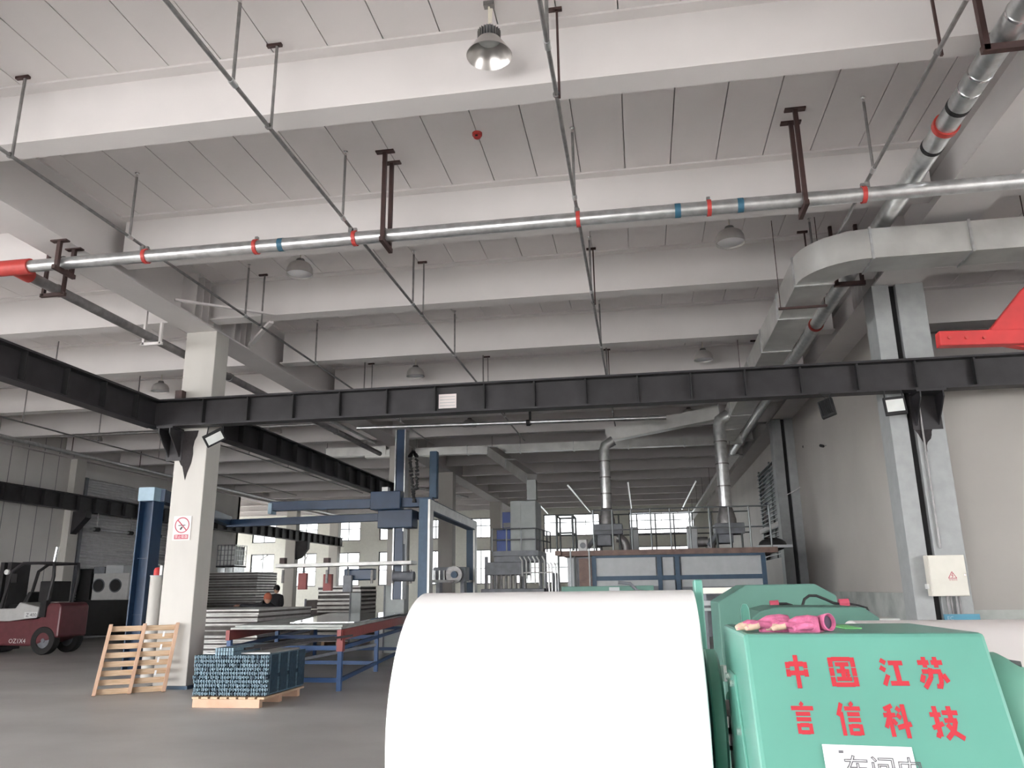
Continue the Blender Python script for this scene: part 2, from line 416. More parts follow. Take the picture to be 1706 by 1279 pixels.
# fly braces by the left column
MBr = MB().bar(atY(291, 499, 11.1), atY(458, 524, 12.2), .06, .03)
tag(MBr.build('fly_brace', 'paint_white'), 'white angle brace from girder to roof beam before the left column', 'brace')
tag(MB().bar(atY(417, 574, 13.6), atY(452, 536, 12.5), .08, .05).build('knee_brace', 'paint_white'), 'short white knee brace rising from the left column', 'brace')
tag(MB().bar(atY(1580, 418, 12.0), atY(1640, 437, 12.2), .10, .05).build('fly_brace', 'paint_white'), 'white brace bar beside the top of the right column', 'brace')

# ================================================================== CRANE GIRDERS
def crane_girder_x(x0, x1, y, z0, z1, label):
    t = thing('crane_girder', (x0, y, z0), label, 'girder', 'black crane girders')
    B(x0, x1, y - .15, y + .15, z1 - .03, z1).build('top_flange', 'black_steel', t)
    B(x0, x1, y - .12, y + .12, z0, z0 + .03).build('bottom_flange', 'black_steel', t)
    B(x0, x1, y - .01, y + .01, z0 + .03, z1 - .03).build('web', 'black_steel', t)
    x = x0 + 1.03; xs = []
    while x < x1: xs.append(x); x += .83
    for x in xs:
        B(x - .012, x + .012, y - .11, y + .11, z0 + .03, z1 - .03).build('stiffener', 'black_matte', t)
    return t
def crane_girder_y(x, y0, y1, z0, z1, label, step=.83):
    t = thing('crane_girder', (x, y0, z0), label, 'girder', 'black crane girders')
    B(x - .15, x + .15, y0, y1, z1 - .03, z1).build('top_flange', 'black_steel', t)
    B(x - .12, x + .12, y0, y1, z0, z0 + .03).build('bottom_flange', 'black_steel', t)
    B(x - .01, x + .01, y0, y1, z0 + .03, z1 - .03).build('web', 'black_steel', t)
    y = y0 + .3
    while y < y1:
        B(x - .11, x + .11, y - .012, y + .012, z0 + .03, z1 - .03).build('stiffener', 'black_matte', t); y += step
    return t
G0, G1 = 4.32, 4.80
off = atY(619, 690, 12.2).x
cg = crane_girder_x(-8.43, 10, 12.25, G0, G1, 'long black steel crane girder crossing the whole hall before the columns')
p0 = atY(731, 657, 12.22); p1 = atY(760, 679, 12.22)
pl = B(p0.x, p1.x, 12.222, 12.232, p1.z, p0.z).build('white_plate', 'sign_white', cg)
for k in range(4): B(p0.x + .02, p1.x - .02, 12.219, 12.222, p1.z + .04 + .05 * k, p1.z + .05 + .05 * k).build('text_line', 'panel_grey', pl)
crane_girder_y(-8.35, 3, 12.23, G0, G1, 'black crane girder running towards the viewer at the left edge')
crane_girder_y(-7.76, 12.96, 24.45, G0, G1, 'black crane girder running back from the white column with the sign')
crane_girder_y(-19.15, 14, 49, G0, G1 + .06, 'black crane girder along the left wall above the forklift')
# corbel brackets carrying the girders
def corbel(x0, x1, yface, d, z, label, name='corbel_bracket'):
    t = thing(name, ((x0 + x1) / 2, yface, z), label, 'bracket')
    B(x0, x1, yface - d, yface, z - .03, z).build('top_plate', 'black_steel', t)
    for x in (x0 + .04, x1 - .06): MB().prism([(x, yface, z - .03), (x, yface - d, z - .03), (x, yface - d, z - .12), (x, yface, z - .5)], (.02, 0, 0)).build('gusset', 'black_steel', t)
    B(x0, x1, yface - .012, yface, z - .55, z - .03).build('back_plate', 'black_steel', t)
    return t
corbel(-8.22, -7.92, 12.495, .36, G0, 'black corbel bracket on the face of the left white column')
B_ = corbel(4.18, 4.60, 12.495, .36, G0, 'black corbel bracket on the right twin column')
tag(MB().prism([(-19.45, 24.5, 4.32), (-18.95, 24.5, 4.32), (-18.95, 24.5, 4.1), (-19.45, 24.5, 3.55)], (0, .3, 0)).build('corbel_bracket', 'black_steel'), 'dark corbel bracket on the left wall column above the forklift', 'bracket')
for sx in (-1, 1):
    pass
tag(MB().prism([(-19.45, 42.7, 4.32), (-18.75, 42.7, 4.32), (-18.75, 42.7, 3.9), (-19.15, 42.7, 3.4), (-19.45, 42.7, 3.3)], (0, .3, 0)).build('corbel_bracket', 'black_steel'), 'dark corbel bracket on the far column before the cream window wall', 'bracket')
# short dark post stub standing on the girder by the left column
tag(B(-8.08, -7.95, 12.36, 12.49, 4.8, 5.02).build('girder_clip', 'bracket'), 'small brown clip standing on the girder against the left column', 'clip')
# ================================================================== OVERHEAD PIPES
MY, MZ, MR = 8.73, 5.87, .085
t = thing('main_pipe', (-2, MY, MZ), 'thick silver sprinkler main pipe crossing the hall under the ceiling', 'pipe')
MB().tube((-14, MY, MZ), (9.5, MY, MZ), MR, 20).build('pipe', 'galv', t, smooth=40)
for px in (245, 428, 592, 963, 1180, 1437):
    x = atY(px, 979 - (979 - 420) * 1, MY).x
    py = 435 - px * .085; x = atY(px, py, MY).x
    cl = MB().tube((x - .024, MY, MZ), (x + .024, MY, MZ), MR + .016, 20).build('coupling', 'red_clamp', t, smooth=40)
    MB().box(x - .02, x + .02, MY - .02, MY + .02, MZ + MR + .01, MZ + MR + .055).build('bolt_lug', 'galv_dull', cl)
for px in (470, 1128, 1232):
    x = atY(px, 435 - px * .085, MY).x
    MB().tube((x - .035, MY, MZ), (x + .035, MY, MZ), MR + .003, 20).build('tape_band', 'band_blue', t, smooth=40)
xe = -8.25
MB().path([(-8.06, MY, MZ), (-8.9, MY, MZ)], .108, 18).path([(xe - .08, MY, MZ), (xe - .08, MY + .3, MZ)], .10, 16).build('red_tee', 'red_clamp', t, smooth=40)
# pipe running back along the left girder
t = thing('side_pipe', (xe - .08, MY + .3, MZ), 'dull grey pipe running back from the red tee past the left column', 'pipe')
MB().tube((xe - .08, MY + .3, MZ), (xe - .08, 24.3, MZ), .075, 16).build('pipe', 'pipe_dark', t, smooth=40)
for y in (9.6, 14.6, 17.5, 20.5): MB().tube((xe - .08, y - .04, MZ), (xe - .08, y + .04, MZ), .09, 16).build('coupling', 'galv_dull', t, smooth=40)
# branch lines with upright sprinkler risers
BX = (-6.41, -3.48, -0.57, 2.81); BZ = MZ + .165
names = ('leftmost', 'second from left', 'third from left', 'rightmost')
for x, nm in zip(BX, names):
    t = thing('branch_pipe', (x, MY, BZ), 'thin grey sprinkler branch pipe running into the hall, %s of four' % nm, 'pipe', 'sprinkler branch pipes')
    MB().tube((x, -2, BZ), (x, 24, BZ), .021, 10).build('pipe', 'galv_dull', t, smooth=40)
    MB().tube((x, MY, MZ + MR * .8), (x, MY, BZ), .028, 10).build('tee', 'galv_dull', t, smooth=40)
    for y in (5.73, 8.46, 11.56, 14.5, 17.4, 20.3):
        rs = MB().tube((x, y, BZ), (x, y, CZ - .10), .017, 8).build('riser', 'galv_dull', t, smooth=40)
        MB().lathe([(0.001, 0), (.016, 0), (.016, .03), (.008, .035), (.008, .06), (.03, .062), (.03, .068), (0.001, .07)], (x, y, CZ - .10), n=10).build('sprinkler_head', 'chrome', rs, smooth=40)
        MB().tube((x, y - .05, BZ), (x, y + .05, BZ), .03, 10).build('fitting', 'galv', t, smooth=40)
# branch pipes of the left bay
for x, nm in ((-12.4, 'nearer'), (-15.6, 'farther')):
    t = thing('branch_pipe', (x, MY, BZ), 'thin sprinkler branch pipe over the left bay, the %s to the column' % nm, 'pipe', 'sprinkler branch pipes')
    MB().tube((x, 5, BZ - .2), (x, 34, BZ - .2), .021, 10).build('pipe', 'galv_dull', t, smooth=40)
    for y in (8.46, 11.4, 14.5, 17.4, 20.3, 23.3, 26.2):
        MB().tube((x, y, BZ - .2), (x, y, CZ - .10), .014, 8).build('riser', 'galv_dull', t, smooth=40)
# T hangers of the branch lines, clamped at the roof beams
ys = {6.44: 'nearest beam', 12.08: 'beam before the columns', 17.85: 'beam beyond the columns'}
for y, yn in ys.items():
    for x, nm in zip(BX, names):
        t = thing('pipe_hanger', (x, y, CZ), 'dark T-topped hanger of the %s branch pipe at the %s' % (nm, yn), 'hanger', 'branch pipe hangers')
        B(x - .08, x + .08, y - .02, y + .02, CZ - .03, CZ).build('top_plate', 'bracket', t)
        hm = 'galv_dull' if x < -2 else 'bracket'
        B(x + .018, x + .040, y - .012, y + .012, BZ - .04, CZ - .03).build('bar', hm, t)
        MB().tube((x, y - .012, BZ), (x, y + .012, BZ), .034, 12).build('clamp', 'galv_dull', t)
# trapeze brackets of the main pipe
def trapeze(x, y0, y1, zb, label, topz=CZ, w=.05, alongx=False):
    t = thing('pipe_bracket', (x, (y0 + y1) / 2, topz), label, 'bracket', 'dark pipe brackets')
    for y in (y0, y1):
        B(x - w / 2, x + w / 2, y - w / 2, y + w / 2, zb, topz - .02).build('leg', 'bracket', t)
        B(x - .12, x + .12, y - .04, y + .04, topz - .02, topz).build('top_plate', 'bracket', t)
    B(x - w / 2, x + w / 2, y0 - .06, y1 + .06, zb - .06, zb).build('crossbar', 'bracket', t)
    MB().path([(x, MY + (MR + .01) * math.cos(a), MZ + (MR + .01) * math.sin(a)) for a in [PI * k / 8 for k in range(-1, 10)]], .008, 6).build('u_bolt', 'galv_dull', t)
    return t
trapeze(-3.0, MY - .13, MY + .15, MZ - MR - .005, 'dark trapeze bracket of the main pipe left of the red alarm')
trapeze(2.08, MY - .13, MY + .15, MZ - MR - .005, 'dark trapeze bracket of the main pipe above the silver duct')
trapeze(-7.55, MY - .13, MY + .15, MZ - MR - .005, 'dark bracket of the main pipe under the left girder by the red tee', topz=LG)
# U hangers of the side pipe
for y, lab in ((9.5, 'near the red tee'), (11.9, 'just before the left column')):
    x = xe - .08
    t = thing('pipe_bracket', (x, y, LG), 'U shaped bracket of the grey side pipe %s' % lab, 'bracket', 'dark pipe brackets')
    for dx in (-.16, .16): B(x + dx - .02, x + dx + .02, y - .025, y + .025, MZ - .12, LG if dx > 0 else CZ).build('leg', 'bracket' if y < 10 else 'paint_white', t)
    B(x - .2, x + .2, y - .025, y + .025, MZ - .13, MZ - .078).build('crossbar', 'bracket' if y < 10 else 'paint_white', t)
# large pipe along the right girder
RX, RZ, RR = 3.40, 6.17, .115
t = thing('large_pipe', (RX, 8, RZ), 'thick silver pipe running back along the right girder', 'pipe')
MB().tube((RX, -2, RZ), (RX, 40, RZ), RR, 22).build('pipe', 'galv', t, smooth=40)
for y in (5.35, 5.75, 6.2, 7.0, 7.25): MB().tube((RX, y - .012, RZ), (RX, y + .012, RZ), RR + .006, 22).build('weld_ring', 'chrome', t, smooth=40)
for y in (7.55, 8.3): MB().tube((RX, y - .03, RZ), (RX, y + .03, RZ), RR + .004, 22).build('tape_band', 'black_matte', t, smooth=40)
for y in (7.9, 14.4): MB().tube((RX, y - .035, RZ), (RX, y + .035, RZ), RR + .02, 22).build('coupling', 'red_clamp', t, smooth=40)
for y, lab in ((6.45, 'in the top right corner'), (12.0, 'left of the twin column top')):
    t = thing('pipe_bracket', (RX, y, CZ), 'dark square U bracket of the large right pipe %s' % lab, 'bracket', 'dark pipe brackets')
    for dx in (-.19, .19): B(RX + dx - .025, RX + dx + .025, y - .03, y + .03, RZ - RR - .06, CZ).build('leg', 'bracket', t)
    B(RX - .23, RX + .23, y - .03, y + .03, RZ - RR - .07, RZ - RR - .005).build('crossbar', 'bracket', t)
# ================================================================== RECTANGULAR DUCT (upper right)
DX0, DX1, DZ0, DZ1, DY0, DY1 = 2.33, 2.83, 5.58, 5.99, 9.95, 10.45
t = thing('air_duct', (DX0, DY0, DZ0), 'large rectangular galvanised duct bending round the upper right corner', 'duct')
def duct_x(x0, x1, nm='duct_section'): return B(x0, x1, DY0, DY1, DZ0, DZ1).build(nm, 'duct', t)
xs = [3.15, 4.35, 5.55, 6.75, 9.5]
for a, b in zip(xs[:-1], xs[1:]):
    duct_x(a, b)
    MB().box(a - .015, a + .015, DY0 - .02, DY1 + .02, DZ0 - .02, DZ1 + .02).build('flange', 'galv', t)
ro, ri, n = .82, .32, 9
cx, cy = DX0 + ro, DY0 + ro
arc = [(PI * 1.5 - PI / 2 * k / n) for k in range(n + 1)]
poly = [(cx + ro * math.cos(a), cy + ro * math.sin(a), DZ0) for a in arc] + [(cx + ri * math.cos(a), cy + ri * math.sin(a), DZ0) for a in reversed(arc)]
MB().prism(poly, (0, 0, DZ1 - DZ0)).build('bend', 'duct', t, smooth=30)
ysd = [cy, 12.2, 14.0, 15.8, 17.6, 19.4, 21.2, 23.0]
for a, b in zip(ysd[:-1], ysd[1:]):
    B(DX0, DX1, a, b, DZ0, DZ1).build('duct_section', 'duct', t)
    B(DX0 - .02, DX1 + .02, a - .015, a + .015, DZ0 - .02, DZ1 + .02).build('flange', 'galv', t)
for (x, y) in ((5.45, 10.2), (2.58, 11.6), (2.58, 16.5), (7.6, 10.2)):
    h = B(x - .35, x + .35, y - .02, y + .02, DZ0 - .05, DZ0 - .02).build('support_bar', 'bracket', t)
    for dx in (-.32, .32): MB().tube((x + dx, y, DZ0 - .04), (x + dx, y, CZ), .006, 6).build('rod', 'bracket', h)
# ================================================================== far ducts beneath the girder
def duct_run(pts, w, h, label, name='air_duct', mt='duct'):
    t = thing(name, pts[0], label, 'duct')
    for p, q in zip(pts[:-1], pts[1:]):
        p = V(p); q = V(q); L = (q - p).length; k = max(1, int(L / 1.6))
        for i in range(k):
            a = p + (q - p) * i / k; b = p + (q - p) * (i + 1) / k
            MB().bar(a, b, w, h).build('duct_section', mt, t)
            if i % 2 == 0: MB().tube(a + V((0, 0, h * .4)), V((a.x, a.y, CZ)), .01, 6).build('hanger_rod', 'galv_dull', t)
            d = (q - p).normalized(); MB().bar(a - d * .015, a + d * .015, w + .05, h + .05).build('flange', 'galv', t)
    return t
duct_run([atY(1198, 688, 20.5), atY(1010, 726, 20.5)], .34, .34, 'square galvanised duct sloping between the two machine risers')
duct_run([atY(1235, 732, 25.4), atY(610, 757, 25.4)], .26, .26, 'thin rectangular duct crossing the far hall behind the blue mast')
duct_run([atY(820, 752, 25.2), atY(886, 798, 21.9)], .3, .3, 'thin duct branching back towards the grey cabinet')
tag(MB().bar(atY(886, 800, 21.9), V((atY(886, 800, 21.9).x, 21.9, atY(886, 833, 21.9).z)), .26, .26).build('duct_drop', 'tank_grey'), 'vertical duct drop above the tall grey cabinet', 'duct')
duct_run([atY(545, 755, 25.4), atY(645, 751, 25.4)], .3, .3, 'short bright duct length left of the blue mast')
t = thing('fire_pipe', atY(880, 703, 19.4), 'silver pipe crossing the hall just below the black girder', 'pipe')
MB().tube(atY(595, 713, 19.4), atY(1110, 695, 19.4), .055, 12).build('pipe', 'galv', t, smooth=40)
MB().tube(atY(880, 704, 19.4) - V((.05, 0, 0)), atY(880, 704, 19.4) + V((.05, 0, 0)), .08, 12).build('coupling', 'black_matte', t)
p = atY(883, 685, 19.4); B(p.x - .03, p.x + .03, p.y - .03, p.y + .03, p.z - .35, CZ).build('bracket', 'black_matte', t)
for (a, b, y, lab) in (((550, 700), (625, 737), 20.5, 'left of the blue mast'), ((640, 800), (790, 830), 34, 'behind the portal frame')):
    p = atY(a[0], a[1], y); q = atZ(b[0], b[1], p.z)
    t = thing('fire_pipe', p, 'pair of bright pipes receding under the ceiling %s' % lab, 'pipe')
    MB().tube(p, q, .045, 10).build('pipe', 'galv', t, smooth=40); MB().tube(p + V((-.35, 0, 0)), q + V((-.35, 0, 0)), .03, 10).build('pipe', 'galv', t, smooth=40)
p = atZ(60, 740, 5.9); q = atZ(290, 790, 5.9)
t = thing('fire_pipe', p, 'bright pipe receding high along the left wall', 'pipe')
MB().tube(V((p.x, 16, 5.9)), V((p.x, 48, 5.9)), .06, 12).build('pipe', 'galv', t, smooth=40)
for y in (22, 25.5, 29): MB().tube((p.x, y, 5.9), (p.x, y, CZ), .015, 8).build('hanger_rod', 'bracket', t)
p = atZ(100, 727, 5.95); 
t = thing('cross_pipe', p, 'thin pipe crossing the left bay under the girder', 'pipe')
MB().tube(V((p.x, p.y, p.z)), V((-8.5, p.y, p.z)), .04, 10).build('pipe', 'galv_dull', t, smooth=40)
# cable tray along left wall, low pipe above the shutter machine
t = thing('low_pipe', (-19.0, 24, 3.6), 'silver pipe running at the shutter below the left wall girder', 'pipe')
MB().tube((-19.06, 25.0, 3.75), (-19.06, 33, 3.75), .045, 10).build('pipe', 'galv', t, smooth=40)
for y in (25.3, 27.2, 29.0): MB().tube((-19.06, y - .12, 3.75), (-19.06, y + .12, 3.75), .075, 10).build('coupling', 'black_matte', t); MB().tube((-19.06, y, 3.75), (-19.06, y, G0), .012, 6).build('hanger_rod', 'galv_dull', t)
# ceiling strips beside the right wall: tray and bright pipe seen past the duct
t = thing('cable_tray', (2.9, 24, 5.3), 'bright cable tray receding towards the back wall on the right', 'cable tray')
MB().box(2.75, 3.05, 24, 49, 5.30, 5.33).box(2.75, 2.77, 24, 49, 5.33, 5.4).box(3.03, 3.05, 24, 49, 5.33, 5.4).build('tray', 'galv', t)
for k in range(6): MB().tube((2.9, 25 + k * 4, 5.33), (2.9, 25 + k * 4, CZ), .012, 6).build('rod', 'galv_dull', t)
# far diagonal rods hanging below the back ceiling
for (a, b, lab) in (((945, 807), (983, 852), 'left of the silver riser'), ((1046, 802), (1052, 849), 'between the two risers'), ((1160, 800), (1136, 848), 'right of centre'), ((900, 842), (912, 855), 'by the grey cabinet')):
    p = atZ(*a, 6.2); q = atZ(*b, 6.2)
    if q.y > 49: q = atY(b[0], b[1], 48.5)
    tag(MB().tube(p, q, .04, 8).tube(p + (q - p) * .3, V(((p + (q - p) * .3).x, (p + (q - p) * .3).y, CZ)), .012, 6).build('branch_pipe', 'galv'), 'bright thin pipe receding under the far ceiling %s' % lab, 'pipe', 'far ceiling pipes')
# ================================================================== HIGH-BAY LAMPS
def lamp(x, y, z, label):
    t = thing('high_bay_lamp', (x, y, CZ), label, 'lamp', 'high-bay lamps')
    B(x - .05, x + .05, y - .03, y + .03, CZ - .05, CZ).build('ceiling_hook', 'galv_dull', t)
    MB().tube((x, y, z + .34), (x, y, CZ - .05), .010, 8).build('suspension_rod', 'strap', t)
    MB().bar((x + .012, y - .01, z + .36), (x + .02, y - .01, CZ - .08), .035, .008).build('strap', 'strap', t)
    h = MB().lathe([(.001, .30), (.07, .30), (.085, .27), (.085, .17), (.001, .17)], (x, y, z), n=20).build('driver_housing', 'machine_grey', t, smooth=40)
    f = MB()
    for k in range(24):
        a = 2 * PI * k / 24; d = V((math.cos(a), math.sin(a), 0)); c = V((x, y, z + .22)); f.bar(c + d * .08, c + d * .112, .006, .1)
    f.build('heat_sink_fins', 'galv_dull', h)
    MB().lathe([(.105, .165), (.215, .0), (.217, .0), (.218, .005), (.11, .172), (.105, .172)], (x, y, z), n=32, close=True).build('reflector', 'alu', t, smooth=50)
    MB().lathe([(.001, .150), (.075, .152), (.09, .16), (.104, .168), (.001, .17)], (x, y, z), n=24).build('lens', 'lens', t, smooth=50)
    return t
l0 = lamp(-1.18, 6.25, 6.40, 'high-bay lamp with open metal reflector nearest the viewer at the top')
spots = [(-5.21, 11.0, 'left of the dark trapeze bracket above the main pipe'), (1.55, 11.1, 'right of centre above the silver duct bend'),
         (-5.12, 17.35, 'above the black girder left of its white plate'), (1.6, 17.35, 'above the black girder near the duct'),
         (-11.8, 17.4, 'left of the white column above the girder'), (-5.12, 23.4, 'just below the white plate of the girder'), (1.61, 23.4, 'under the girder by the machine duct'),
         (-17.7, 22.9, 'far left under the corner of the girders'), (-11.4, 23.0, 'just right of the white column under the girder'),
         (-5.1, 30.4, 'far back above the portal frame'), (1.6, 30.4, 'far back between the duct risers'), (-5.1, 36.6, 'deep back left of the grey cabinet duct'), (1.6, 36.6, 'deep back under the ceiling on the right'),
         (-12, 30.4, 'far back left behind the girder'), (-1.2, 42.5, 'deepest under the ceiling before the back windows')]
def dome_lamp(x, y, z, label):
    t = thing('high_bay_lamp', (x, y, CZ), label, 'lamp', 'high-bay lamps')
    MB().tube((x, y, z + .26), (x, y, CZ), .010, 8).build('suspension_rod', 'strap', t)
    MB().lathe([(.001, .27), (.06, .27), (.07, .25), (.07, .20), (.001, .20)], (x, y, z), n=20).build('driver_housing', 'galv_dull', t, smooth=40)
    MB().lathe([(.07, .215), (.12, .205), (.17, .17), (.205, .10), (.215, .0), (.205, .0), (.195, .095), (.16, .16), (.07, .20)], (x, y, z), n=32, close=True).build('dome_shade', 'lamp_shade', t, smooth=60)
    MB().lathe([(.001, .02), (.19, .025), (.198, .035), (.001, .04)], (x, y, z), n=28).build('diffuser', 'paper', t, smooth=50)
    return t
l1 = None
for (x, y, lab) in spots:
    if l1 is None:
        l1 = dome_lamp(x, y, 6.45, 'high-bay lamp ' + lab); continue
    copy_tree(l1, (x, y, CZ), 'high-bay lamp ' + lab, 'high-bay lamps')
# red alarm
p = atZ(795, 222, CZ)
t = thing('smoke_alarm', p, 'small red alarm dome on the ceiling left of centre', 'alarm')
MB().lathe([(.001, 0), (.062, 0), (.062, -.03), (.001, -.03)], p, n=20).build('base', 'red_clamp', t, smooth=40)
MB().lathe([(.05, -.03), (.045, -.06), (.025, -.075), (.001, -.077)], p, n=20).build('dome', 'red_paint', t, smooth=60)
B(p.x - .015, p.x + .015, p.y - .05, p.y - .03, p.z - .065, p.z - .045).build('indicator', 'black_matte', t)
# ================================================================== floodlights, cameras, box
def flood(c, R, w, h, label, lit=True):
    t = thing('floodlight', c, label, 'floodlight', 'black floodlights'); c = V(c)
    MB().obox(c, (w, .06, h), R).build('housing', 'black_matte', t, bevel=.008)
    MB().obox(c + R @ V((0, -.033, 0)), (w * .8, .006, h * .66), R).build('glass_front', 'lens', t)
    f = MB()
    for k in range(7): f.obox(c + R @ V(((k - 3) * w / 8, .045, 0)), (.008, .03, h * .8), R)
    f.build('cooling_fins', 'black_matte', t)
    br = MB()
    for s_ in (-1, 1): br.bar(c + R @ V((s_ * w * .46, 0, 0)), c + V((s_ * w * .40, .02, h * .5 + .10)), .02, .006)
    br.bar(c + V((-w * .42, .02, h * .5 + .10)), c + V((w * .42, .02, h * .5 + .10)), .02, .006)
    br.build('yoke', 'black_matte', t)
    return t
E3 = lambda a, b, c: (Matrix.Rotation(c, 3, 'Z') @ Matrix.Rotation(b, 3, 'Y') @ Matrix.Rotation(a, 3, 'X'))
flood(atY(357, 729, 12.2), E3(.5, -.55, .5), .34, .22, 'black floodlight tilted under the girder at the left column')
flood(atY(1378, 680, 12.1), E3(.3, .25, 2.6), .22, .30, 'black floodlight turned away under the girder right of centre')
flood(atY(1491, 676, 12.1), E3(-.1, -.05, -.1), .30, .28, 'black floodlight with pale glass beside the right twin column')
def cctv(p, q, label):
    t = thing('security_camera', p, label, 'camera', 'small wall cameras'); p = V(p); q = V(q)
    MB().tube(p, q, .035, 12).build('body', 'black_matte', t, smooth=40)
    MB().tube(q, q + V((.12, .0, .03)), .012, 8).build('arm', 'plastic_white', t); MB().disc(q + V((.13, 0, .03)), .04, (1, 0, 0), 12, .02).build('base', 'plastic_white', t)
p = atX(1367, 742, 4.3); cctv(p, p + V((.08, .10, 0)), 'small dark security camera on the white right wall')
p = atY(1338, 744, 21.8); cctv(p, p + V((.18, .06, 0.02)), 'small dark security camera at the edge of the far twin column')
pts = [atY(1311, 824, 22.85), atY(1325, 817, 22.8), atY(1343, 804, 22.75)]
tag(MB().path(pts, .015, 6).build('white_cable', 'plastic_white'), 'white cable slung across the far twin column', 'cable')
# electrical box on the right column
p0 = atY(1540, 926, 12.48); p1 = atY(1611, 995, 12.3)
t = thing('electrical_box', (p0.x, 12.4, p1.z), 'cream electrical box with warning triangle on the right column', 'box')
B(4.05, 4.55, 12.33, 12.49, 1.33, 1.90).build('body', 'cream_box', t, bevel=.006)
dr = B(4.06, 4.54, 12.315, 12.33, 1.34, 1.89).build('door', 'cream_box', t, bevel=.004)
c = V((4.35, 12.313, 1.615)); s_ = .055
tri = MB()
P3 = [c + V((-s_, 0, -s_ * .7)), c + V((s_, 0, -s_ * .7)), c + V((0, 0, s_ * .95))]
for a in range(3): tri.bar(P3[a], P3[(a + 1) % 3], .002, .009, up=(0, 0, 1) if a else (0, 0, 1))
tri.bar(c + V((.012, 0, .03)), c + V((-.012, 0, .0)), .002, .008).bar(c + V((-.012, 0, .0)), c + V((.012, 0, .0)), .002, .008).bar(c + V((.012, 0, 0)), c + V((-.006, 0, -.03)), .002, .008)
tri.build('warning_triangle', 'sign_red', dr)
tb = text_mb('有电危险', .028, (4.297, 12.312, 1.545), (1, 0, 0), (0, 0, 1)); tb.build('warning_text', 'sign_red', dr)
MB().disc((4.515, 12.31, 1.62), .014, (0, 1, 0), 12, .02).build('lock', 'chrome', dr)
for k, x in enumerate((4.28, 4.33, 4.40, 4.44)):
    MB().tube((x, 12.44, .3), (x, 12.44, 1.33), .014, 8).build('conduit', 'pipe_dark' if k % 2 else 'galv_dull', t)
tag(B(4.02, 4.08, 12.40, 12.49, 1.43, 1.50).build('junction_box', 'plastic_white', bevel=.006), 'tiny white junction box at the lower left of the cream electrical box', 'box')
p = atY(1573, 1023, 9.5); q = atY(1634, 1034, 9.5)
t = thing('blue_sign_board', (p.x, 9.5, q.z), 'small blue sign behind the white roll at the far right', 'sign')
B(p.x, q.x, 9.5, 9.53, q.z - .0, p.z).build('board', 'sign_blue', t); B(p.x + .02, p.x + .03, 9.52, 9.54, 0, q.z).build('post', 'rail_grey', t); B(q.x - .03, q.x - .02, 9.52, 9.54, 0, q.z).build('post', 'rail_grey', t)
text_mb('EC', .055, (p.x + .025, 9.497, q.z + .012), (1, 0, 0), (0, 0, 1)).build('lettering', 'blue_pale', t)
# red hoist arm at the right edge
t = thing('red_hoist_arm', atY(1640, 560, 8), 'bright red hoist arm with a triangular plate at the right edge', 'hoist')
a, b = atY(1562, 556, 8), atY(1690, 550, 8)
MB().bar(atY(1562, 566, 8), atY(1720, 562, 8), .12, .15).build('arm', 'red_paint', t, bevel=.01)
pl = [atY(*q, 8) for q in ((1650, 548), (1706, 478), (1760, 440), (1800, 590), (1706, 578), (1668, 572))]
MB().prism(pl, (0, .10, 0)).build('gusset_plate', 'red_paint', t, bevel=.01)
for px in (1582, 1610, 1640): MB().disc(atY(px, 562, 7.935), .016, (0, 1, 0), 8, .02).build('bolt', 'red_clamp', t)
MB().bar(atY(1800, 560, 8.05), V((atY(1800, 560, 8.05).x, 8.05, 0)), .2, .2).build('post', 'red_paint', t)
# ================================================================== FOREGROUND: COIL STAND AND CABINET
RYc, RZc, RRad = 3.3, 0.99, 0.5
t = thing('steel_coil', (-.36, RYc, 0.49), 'huge glossy white coil roll in the foreground centre', 'coil')
prof = [(.15, -.55), (RRad - .004, -.55), (RRad, -.546), (RRad, .546), (RRad - .004, .55), (.15, .55)]
MB().lathe(prof, (-.36, RYc, RZc), (1, 0, 0), 128, close=True).build('wound_sheet', 'coil', t, smooth=30)
MB().lathe([(.15, -.552), (.14, -.552), (.14, .552), (.15, .552)], (-.36, RYc, RZc), (1, 0, 0), 40, close=True).build('core_tube', 'machine_grey', t, smooth=30)
t = thing('coil_stand', (.25, RYc, 0), 'mint green stand with upright arm carrying the white coil', 'coil stand')
MB().tube((-.92, RYc, RZc), (.34, RYc, RZc), .09, 20).build('mandrel_shaft', 'galv_dull', t, smooth=40)
MB().prism([(.205, 3.3, 0), (.205, 3.75, 0), (.205, 3.55, .8), (.205, 3.52, 1.53), (.205, 3.42, 1.53), (.205, 3.36, .8)], (.035, 0, 0)).build('upright_arm', 'mint', t, bevel=.006)
MB().lathe([(.09, 0), (.27, 0), (.275, .006), (.275, .04), (.26, .05), (.09, .05)], (.215, RYc, RZc), (1, 0, 0), 48, close=True).build('hub_flange', 'mint_mid', t, smooth=30)
hb = MB().box(.30, .46, 3.16, 3.44, .78, 1.10).build('bearing_block', 'mint_mid', t, bevel=.02)
for (y, z) in ((3.19, 1.02), (3.19, .96)): MB().box(.27, .305, y - .02, y + .02, z - .02, z + .02).build('clamp_bolt', 'chrome', hb)
B(.24, .5, 3.15, 3.6, .05, .72).build('pedestal', 'mint_mid', t, bevel=.01)
MB().disc((.235, 2.98, .68), .04, (0, 1, 0), 20, .05).build('cap_nut', 'mint', t)
MB().disc((.235, 2.95, .68), .025, (0, 1, 0), 6, .03).build('nut', 'galv', t)
B(-.85, .55, 3.15, 3.5, 0, .12).build('base_beam', 'mint_mid', t, bevel=.01)
MB().tube((.30, 3.46, 1.13), (.30, 3.46, 1.19), .022, 12).build('grease_cap', 'plastic_white', t)
